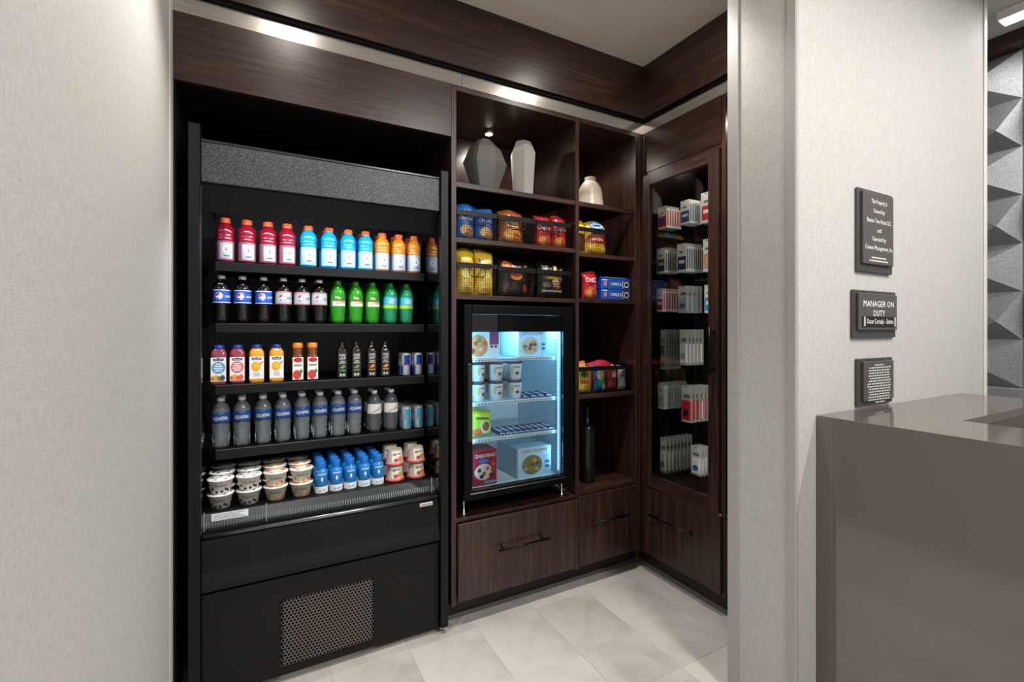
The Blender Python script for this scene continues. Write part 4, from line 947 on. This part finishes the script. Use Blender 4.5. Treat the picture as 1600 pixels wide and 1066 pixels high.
# ================================================================== GLASS DOOR FREEZER
fz = thing('glass_door_freezer', 'black countertop freezer with lit glass door', 'freezer')
FX0, FX1, FZ0, FZ1 = 0.862, 1.487, 0.59, 1.517
DY0, DY1 = 2.048, 2.084
BKF = mat('040405', 0.45, spec=0.15)
LIN = mat('dfe7ea', 0.5)
ix0, ix1, iz0, iz1 = 0.905, 1.442, 0.622, 1.475
FB = 2.56
MB().box(FX0, ix0 - 0.0005, DY1 + 0.0006, FB + 0.03, FZ0 + 0.01, FZ1 - 0.005, 0.002).build('side_wall', BKF, fz)
MB().box(ix1 + 0.0005, FX1, DY1 + 0.0006, FB + 0.03, FZ0 + 0.01, FZ1 - 0.005, 0.002).build('side_wall', BKF, fz)
MB().box(ix0, ix1, DY1 + 0.0006, FB + 0.03, iz1 + 0.004, FZ1 - 0.005).build('top_wall', BKF, fz)
MB().box(ix0, ix1, DY1 + 0.0006, FB + 0.03, FZ0 + 0.01, iz0 - 0.004).build('base_wall', BKF, fz)
MB().box(ix0, ix1, FB + 0.006, FB + 0.03, iz0 - 0.003, iz1 + 0.003).build('back_wall', BKF, fz)
MB().box(ix0, ix0 + 0.003, DY1 + 0.006, FB, iz0, iz1).build('liner', LIN, fz)
MB().box(ix1 - 0.003, ix1, DY1 + 0.006, FB, iz0, iz1).build('liner', LIN, fz)
MB().box(ix0 + 0.0035, ix1 - 0.0035, FB, FB + 0.005, iz0, iz1).build('liner', LIN, fz)
MB().box(ix0 + 0.0035, ix1 - 0.0035, DY1 + 0.006, FB - 0.0005, iz0 - 0.003, iz0).build('liner', LIN, fz)
MB().box(ix0 + 0.0035, ix1 - 0.0035, DY1 + 0.006, FB - 0.0005, iz1, iz1 + 0.003).build('liner', LIN, fz)
mb = MB()
for k in range(9):
    for j in range(4): mb.box(0.93 + k * 0.02, 0.942 + k * 0.02, FB - 0.0015, FB - 0.0004, 0.955 + j * 0.018, 0.966 + j * 0.018)
o = mb.build('vent_slots', mat('14222c', 0.6), fz); o['kind'] = 'stuff'
mb = MB()
for k in range(38): mb.box(ix1 - 0.0042, ix1 - 0.0031, 2.135, 2.145, 0.64 + k * 0.02, 0.648 + k * 0.02)
o = mb.build('shelf_track', mat('7d929c', 0.4), fz); o['kind'] = 'stuff'
MB().box(ix0 + 0.004, ix1 - 0.004, DY1 + 0.008, DY1 + 0.02, 1.388, iz1 - 0.001).build('header', mat('010101', 0.8, spec=0.05), fz)
ld = MB().box(1.420, 1.427, DY1 + 0.008, DY1 + 0.014, 0.65, 1.386).build('led_strip', mat('a8dcff', 0.4, emit=0.5), fz)
ICE = (0.20, 0.63, 1.0)
light('freezer_top_led', 'AREA', (1.17, 2.15, 1.462), 3.6, ICE, (math.radians(-8), 0, 0), (0.48, 0.08), parent=fz)
light('freezer_side_led', 'AREA', (1.413, 2.112, 1.02), 0.22, ICE, (0, math.radians(90), math.radians(-30)), (0.70, 0.02), parent=fz)
light('freezer_side_led', 'AREA', (0.935, 2.112, 1.02), 0.22, ICE, (0, math.radians(-90), math.radians(30)), (0.70, 0.02), parent=fz)
fd = empty('door'); fd.parent = fz
hx0, hx1, hz0, hz1 = onY(738, 2.05), onY(881, 2.05), 0.636, 1.474
MB().box(FX0, hx0, DY0, DY1, FZ0, FZ1, 0.003).build('frame_stile', BKF, fd)
MB().box(hx1, FX1, DY0, DY1, FZ0, FZ1, 0.003).build('frame_stile', BKF, fd)
MB().box(hx0 + 0.0002, hx1 - 0.0002, DY0, DY1, FZ0, hz0, 0.003).build('frame_rail', BKF, fd)
MB().box(hx0 + 0.0002, hx1 - 0.0002, DY0, DY1, hz1, FZ1, 0.003).build('frame_rail', BKF, fd)
MB().box(hx0 + 0.0004, hx1 - 0.0004, DY0 + 0.012, DY0 + 0.015, hz0 + 0.0004, hz1 - 0.0004).build('pane', PANE, fd)
MB().box(hx0 - 0.010, hx1 + 0.006, DY0 - 0.003, DY0 - 0.0004, hz0 - 0.016, hz0 - 0.011).build('bright_bead', CHROME, fd)
MB().box(FX0 + 0.012, hx0 - 0.008, DY0 - 0.016, DY0 - 0.0005, 0.87, 1.24, 0.004).build('handle', mat('1d1e20', 0.35), fd)
for x in (0.885, 1.455):
    for y in (2.11, 2.52):
        MB().lathe([(0.012, 0), (0.012, 0.006), (0.006, 0.009), (0.006, FZ0 - 0.5082 + 0.009)], 10, x, y, 0.5076).build('foot', CHROME, fz)
mb = MB(); cpts = [(1.40, 2.24, 0.598), (1.42, 2.16, 0.575), (1.455, 2.14, 0.548), (1.485, 2.13, 0.525), (1.506, 2.14, 0.5125), (1.505, 2.40, 0.5125)]
for p, q in zip(cpts, cpts[1:]): mb.bar(p, q, 0.003, 8)
mb.build('power_cord', mat('6a6866', 0.5), fz)
FS = [1.256, 1.040, 0.861]
YFS = 2.125
for z in FS:
    sh = MB().box(ix0 + 0.0045, ix1 - 0.0045, YFS - 0.012, YFS - 0.008, z - 0.016, z - 0.0008).build('shelf_rail', mat('e4ecef', 0.4), fz)
    mb = MB()
    for k in range(27): mb.box(ix0 + 0.02 + k * 0.0185, ix0 + 0.030 + k * 0.0185, YFS - 0.0129, YFS - 0.0122, z - 0.011, z - 0.006)
    o = mb.build('rail_slots', mat('5b7884', 0.5), sh); o['kind'] = 'stuff'
    mb = MB()
    for k in range(36): x = ix0 + 0.012 + k * 0.0146; mb.bar((x, YFS - 0.008, z - 0.003), (x, FB - 0.01, z - 0.003), 0.002, 4)
    for y in (2.25, 2.45): mb.bar((ix0 + 0.005, y, z - 0.007), (ix1 - 0.005, y, z - 0.007), 0.0022, 4)
    o = mb.build('wire_shelf', mat('d8e2e6', 0.4), fz); o['kind'] = 'stuff'
def fbox(x0, x1, y, dpt, z, h, label, colr, deco=None, name='frozen_meal_box', cat='frozen food box', group=None):
    t = thing(name, label, cat, ((x0 + x1) / 2, y, z), 0, group)
    b = MB().box(-(x1 - x0) / 2, (x1 - x0) / 2, 0, dpt, 0, h, 0.001).build('carton', mat(colr, 0.4), t)
    if deco: deco(b, (x1 - x0) / 2, h)
def lc(food1, food2):
    def f(b, W, h):
        P = plane(0)
        MB().text(P, 'LEAN CUISINE', h * 0.13, 0, h * 0.88, W * 1.5, 0.0006).build('lettering', mat('a8404a', 0.4), b)
        MB().patch(P, -W * 0.75, h * 0.08, W * 0.45, h * 0.74, 10, 8, True, 0.0004).build('food_art', mat(food1, 0.5), b)
        rg = random.Random(5)
        for k in range(9):
            u, v = rg.uniform(-0.55, 0.2) * W, rg.uniform(0.22, 0.58) * h
            MB().patch(P, u - W * 0.13, v - h * 0.06, u + W * 0.13, v + h * 0.06, 4, 4, True, 0.0007 + k * 0.00004).build('food_art', mat((food2, '7a4a34', 'c9a070')[k % 3], 0.5), b)
        MB().patch(P, W * 0.55, h * 0.04, W * 0.98, h * 0.72, 1, 1, False, 0.0004).build('side_panel', mat('9fc4dc', 0.45), b)
        for v in (0.30, 0.46): MB().patch(P, W * 0.62, h * (v - 0.05), W * 0.9, h * (v + 0.05), 5, 5, True, 0.0007).build('badge', mat('2f6288', 0.4), b)
    return f
def pz(b, W, h):
    P = plane(0)
    MB().patch(P, -W * 0.95, h * 0.05, W * 0.25, h * 0.78, 10, 10, True, 0.0004).build('food_art', mat('c98a5a', 0.5), b)
    for k, (u, v) in enumerate(((-0.5, 0.5), (-0.2, 0.3), (-0.65, 0.25), (-0.3, 0.6), (0.05, 0.5))):
        MB().patch(P, (u - 0.13) * W, (v - 0.08) * h, (u + 0.13) * W, (v + 0.08) * h, 5, 5, True, 0.0007).build('food_art', mat(('a8442a', 'd8b48a', '8a3a22', '5f7a3a', 'b85a3a')[k], 0.5), b)
    MB().patch(P, W * 0.35, h * 0.45, W * 0.92, h * 0.99, 1, 1, False, 0.0004).build('colour_block', mat('7a2a5a', 0.4), b)
    for u in (0.48, 0.74): MB().patch(P, W * (u - 0.10), h * 0.34, W * (u + 0.10), h * 0.43, 5, 5, True, 0.0006).build('badge', mat('3c3a70', 0.4), b)
def gio(b, W, h):
    P = plane(0)
    MB().text(P, 'DIGIORNO', h * 0.14, W * 0.05, h * 0.84, W * 1.7, 0.0006).build('lettering', mat('e6e2de', 0.4), b)
    MB().patch(P, -W * 0.6, h * 0.64, W * 0.3, h * 0.76, 3, 2, True, 0.0005).build('badge', mat('2a5cb4', 0.4), b)
    MB().patch(P, -W * 0.9, h * 0.16, W * 0.6, h * 0.62, 10, 8, True, 0.0004).build('food_art', mat('cbb09a', 0.5), b)
    for k, (u, v) in enumerate(((-0.5, 0.44), (-0.1, 0.34), (0.2, 0.48), (-0.3, 0.26), (0.62, 0.42), (0.7, 0.58), (0.5, 0.28))):
        MB().patch(P, (u - 0.16) * W, (v - 0.06) * h, (u + 0.16) * W, (v + 0.06) * h, 5, 5, True, 0.0007).build('food_art', mat(('3a2024', 'a03a3a', 'b84a44')[k % 3], 0.5), b)
    MB().patch(P, -W * 0.1, h * 0.06, W * 0.9, h * 0.12, 1, 1, False, 0.0006).build('print', mat('5a8ab0', 0.4), b)
# top shelf
xa, xb_ = onY(810, 2.135), onY(854, 2.135)
for k in range(5):
    fbox(xa, xb_, 2.135 + k * 0.040, 0.037, FS[0], 0.142 - 0.002 * (k % 2), 'white frozen meal box with meat dish, front of top freezer shelf row' if k == 0 else f'white frozen meal box, {ORD[k - 1]} behind the meat dish box', 'd3dfe6', lc('c9b9a4', 'a0522d') if k == 0 else None, group='frozen meal boxes on the top shelf')
xc_ = onY(781, 2.135)
for k in range(3):
    fbox(0.915, xc_, 2.135 + k * 0.044, 0.041, FS[0], 0.150, 'white frozen sandwich box with purple block' if k == 0 else f'frozen sandwich box, {ORD[k - 1]} behind the purple block box', 'd6e2e6', pz if k == 0 else None, group='frozen sandwich boxes')
# ice cream pints
def pint():
    t = empty('ice_cream_pint')
    MB().lathe([(0.031, 0), (0.032, 0.001), (0.0385, 0.082), (0.0385, 0.084)], 26).build('tub', mat('e0e2e2', 0.45), t)
    MB().lathe([(0.0405, 0.0842), (0.0405, 0.0965), (0.038, 0.098)], 26).build('lid', mat('4a3342', 0.4), t)
    R = cyl(lambda z: 0.032 + (z - 0.001) * 0.080)
    MB().patch(R, -0.012, 0.064, 0.022, 0.069, 6, 1, off=0.0006).build('print', mat('4a5670', 0.5), t)
    MB().patch(R, -0.004, 0.026, 0.018, 0.044, 6, 6, True, 0.0006).build('food_art', mat('8a4a44', 0.5), t)
    MB().patch(R, -0.030, 0.030, -0.012, 0.075, 5, 5, True, 0.0006).build('food_art', mat('d2b48c', 0.5), t)
    return Proto(t)
pp = pint()
for n, px in enumerate((746, 774, 804)):
    x = onY(px, 2.175)
    for k in range(2):
        for lv in (0, 1):
            pp.put((x, 2.175 + 0.083 * k, FS[1] + 0.0985 * lv), f'{("lower", "upper")[lv]} ice cream pint, {ORD[n]} stack from left' + (' in the freezer' if k == 0 else ', back row of freezer'), 'ice cream', 'ice cream pints', 0.35 - 0.3 * n)
def bar_(label, loc, rz, L=0.14):
    t = thing('candy_bar', label, 'candy bar', loc, rz, 'wrapped bars in the freezer')
    w_ = MB().box(-0.016, 0.016, 0.010, L - 0.010, 0, 0.016, 0.004).build('wrapper', mat('2a2f62', 0.3, coat=0.3), t)
    for y0, y1 in ((0, 0.0098), (L - 0.0098, L)):
        MB().box(-0.0165, 0.0165, y0, y1, 0.007, 0.009).build('end_crimp', mat('c4c9d8', 0.3), t)
    Pt = lambda u, v, off: (u, v, 0.016 + off)
    MB().patch(Pt, -0.009, 0.03, 0.009, L - 0.05, 1, 1, False, 0.0005).build('print', mat('d9d4da', 0.4), w_)
    MB().patch(Pt, -0.009, L - 0.045, 0.009, L - 0.02, 1, 1, False, 0.0005).build('print', mat('a83a4a', 0.4), w_)
    P = plane(0.010)
    MB().patch(P, -0.010, 0.003, 0.004, 0.013, 1, 1, False, 0.0005).build('print', mat('c98a94', 0.4), w_)
xs0, xs1 = onY(786, 2.13), onY(862, 2.13)
for k in range(9): bar_(f'dark blue wrapped bar, {ORD[k]} from left on the third freezer shelf', (xs0 + (xs1 - xs0) * k / 8, 2.128, FS[2]), random.uniform(-0.04, 0.04), 0.15)
xs0, xs1 = onY(822, 2.13), onY(858, 2.13)
for k in range(4): bar_(f'dark blue wrapped bar, {ORD[k]} from left beside the pints', (xs0 + (xs1 - xs0) * k / 3, 2.128, FS[1]), random.uniform(-0.04, 0.04), 0.15)
bag('yellow green frozen food pouch on the third freezer shelf', 'b9c83a', 0.115, 0.135, 0.05, 30, (onY(752, 2.16), 2.165, FS[2]), 'frozen pouch', prints=[('e', -0.10, 0.12, 0.40, 0.60, 'e3e6df'), ('e', -0.04, 0.22, 0.34, 0.58, '8a6a3a'), ('e', -0.46, 0.08, -0.05, 0.34, 'd8683a'), ('r', -0.3, 0.66, 0.3, 0.74, '4a6a2a')], name='frozen_pouch')
fbox(0.945, onY(776, 2.13), 2.13, 0.13, iz0 + 0.0005, 0.175, 'red frozen pizza box on the freezer floor', '8c1c2a', gio, 'frozen_pizza_box')
xa, xb_ = onY(809, 2.135), onY(861, 2.135)
for k in range(6):
    fbox(xa, xb_, 2.135 + k * 0.040, 0.037, iz0 + 0.0005, 0.155 - 0.002 * (k % 2), 'pale blue frozen meal box with pasta dish on freezer floor' if k == 0 else f'pale frozen meal box, {ORD[k - 1]} behind the pasta dish box', 'bcd4e2', lc('7d7a4a', '8f8a3a') if k == 0 else None, group='frozen meal boxes on the freezer floor')

# ================================================================== HANGING TOILETRIES
XH = 2.09
def cards(rowname, desc, pxl, pxr, yt, yb, n, pxe, c1, c2, c3, style, group):
    ya, yb_ = onX(pxl, XH), onX(pxr, XH); W = (ya - yb_) / 2; yc = (ya + yb_) / 2
    zt, zb = zX((pxl + pxr) / 2, yt, XH), zX((pxl + pxr) / 2, yb, XH); H = zt - zb
    # spacing so the last card's right edge lands near pxe
    dx, dy = ray(pxe); span = max(0.015 * (n - 1), yb_ / dy * dx - XH); st = min(0.034, max(0.0135, span / max(1, n - 1)))
    th = 0.0125 if style != 'box' else st * 0.93
    hk = MB(); zh = zt - 0.010
    hk.bar((XH - 0.012, yc, zh), (2.409, yc, zh), 0.0018, 6).bar((XH - 0.012, yc, zh), (XH - 0.012, yc, zh + 0.008), 0.0018, 6)
    hk.build('peg_hook', CHROME, cg)
    t = empty('toiletry_pack')
    mb = MB()
    # card with a hang slot: built from strips around the slot
    d = 0.0012 if style != 'box' else th
    mb.box(0, d, -W, W, 0, H - 0.016)
    mb.box(0, min(d, 0.0012), -W, -0.004, H - 0.0158, H).box(0, min(d, 0.0012), 0.004, W, H - 0.0158, H).box(0, min(d, 0.0012), -0.0039, 0.0039, H - 0.005, H)
    card = mb.build('card', mat(c1, 0.45), t)
    P = xplane(0)
    if style == 'box':
        MB().patch(P, -W * 0.85, H * 0.08, W * 0.85, H * 0.55, 1, 1, False, 0.0004).build('print', mat(c2, 0.45), card)
        MB().patch(P, -W * 0.6, H * 0.30, W * 0.6, H * 0.42, 1, 1, False, 0.0008).build('print', mat(c3, 0.45), card)
        MB().patch(P, -W * 0.5, H * 0.66, W * 0.3, H * 0.74, 1, 1, False, 0.0004).build('print', mat('6a7074', 0.5), card)
        Ps = lambda u, v, off: (u, -W - off, v)
        MB().patch(Ps, d * 0.25, H * 0.1, d * 0.75, H * 0.8, 1, 1, False, 0.0003).build('print', mat(c2, 0.45), card)
    else:
        MB().box(-th + 0.0025, -0.0002, -W * 0.78, W * 0.78, H * 0.06, H * 0.60, 0.003).build('blister', mat(c2, 0.2, coat=0.4), t)
        MB().patch(xplane(-th + 0.0025), -W * 0.5, H * 0.16, W * 0.5, H * 0.36, 4, 4, True, 0.0005).build('print', mat(c3, 0.4), card)
        MB().patch(P, -W * 0.6, H * 0.66, W * 0.5, H * 0.76, 1, 1, False, 0.0004).build('print', mat('5a6064', 0.5), card)
    pr_ = Proto(t)
    for k in range(n):
        lab = f'{desc}, front of its hook, {rowname} hook row' if k == 0 else f'{desc}, {ORD[k - 1]} behind the front one, {rowname} hook row'
        pr_.put((XH + k * st, yc + random.uniform(-1, 1) * 0.001, zb), lab, 'toiletry', group, random.uniform(-0.03, 0.03))
W1, G1 = 'cdc9c2', 'b3b0aa'
cards('top', 'red and white medicine box', 1028, 1042, 323, 357, 6, 1061, W1, 'b03030', '2c4f8a', 'box', 'red and white medicine boxes')
cards('top', 'blue and white medicine box', 1063, 1078, 313, 350, 6, 1094, W1, '2c4674', 'b9c4d4', 'box', 'blue and white medicine boxes')
cards('top', 'red banded white pack', 1095, 1114, 300, 347, 3, 1116, W1, 'b8302f', 'e4d8d2', 'box', 'red banded packs')
cards('second', 'white box with dark label', 1026, 1039, 388, 427, 6, 1057, W1, '2a3450', 'b8a86a', 'box', 'white boxes with dark label')
cards('second', 'white box with navy label', 1058, 1073, 381, 425, 8, 1096, W1, '1f2c48', 'c9ccd2', 'box', 'white boxes with navy label')
cards('second', 'white box with pink label', 1098, 1114, 373, 424, 4, 1117, W1, 'c08a86', 'c9a04a', 'box', 'white boxes with pink label')
cards('third', 'red and white pill packet', 1026, 1036, 451, 487, 7, 1061, 'd8cfc9', 'b3262c', 'e6dcd6', 'box', 'red and white pill packets')
cards('third', 'grey card with clear vial', 1060, 1077, 447, 489, 4, 1099, G1, '8a98a2', '4a4a60', 'blister', 'grey cards with vials')
cards('third', 'small blue pack', 1101, 1114, 445, 489, 2, 1110, W1, '3f86b0', 'd8dcd0', 'box', 'small blue packs')
cards('fourth', 'slim toothbrush pack', 1032, 1041, 515, 577, 6, 1063, '8f8c88', '4a4644', 'b8704a', 'blister', 'slim toothbrush packs')
cards('fourth', 'grey card with white razor', 1062, 1076, 515, 571, 5, 1099, G1, 'c9c8c4', '8a8a8c', 'blister', 'grey cards with razors')
cards('fifth', 'plain white card pack', 1028, 1038, 598, 639, 8, 1072, 'b9b6ae', 'a09d96', '8a8782', 'box', 'plain white card packs')
cards('fifth', 'red and black shaving pack', 1065, 1082, 603, 660, 5, 1107, G1, 'b0242a', '1c1a1a', 'blister', 'red and black shaving packs')
cards('lowest', 'white blister pack', 1032, 1042, 684, 739, 8, 1081, G1, 'c8c6c0', '6a6866', 'blister', 'white blister packs')
cards('lowest', 'white pack with blue and red mark', 1080, 1097, 697, 743, 3, 1107, G1, 'd0cec8', '3a4f9a', 'blister', 'white packs with coloured mark')
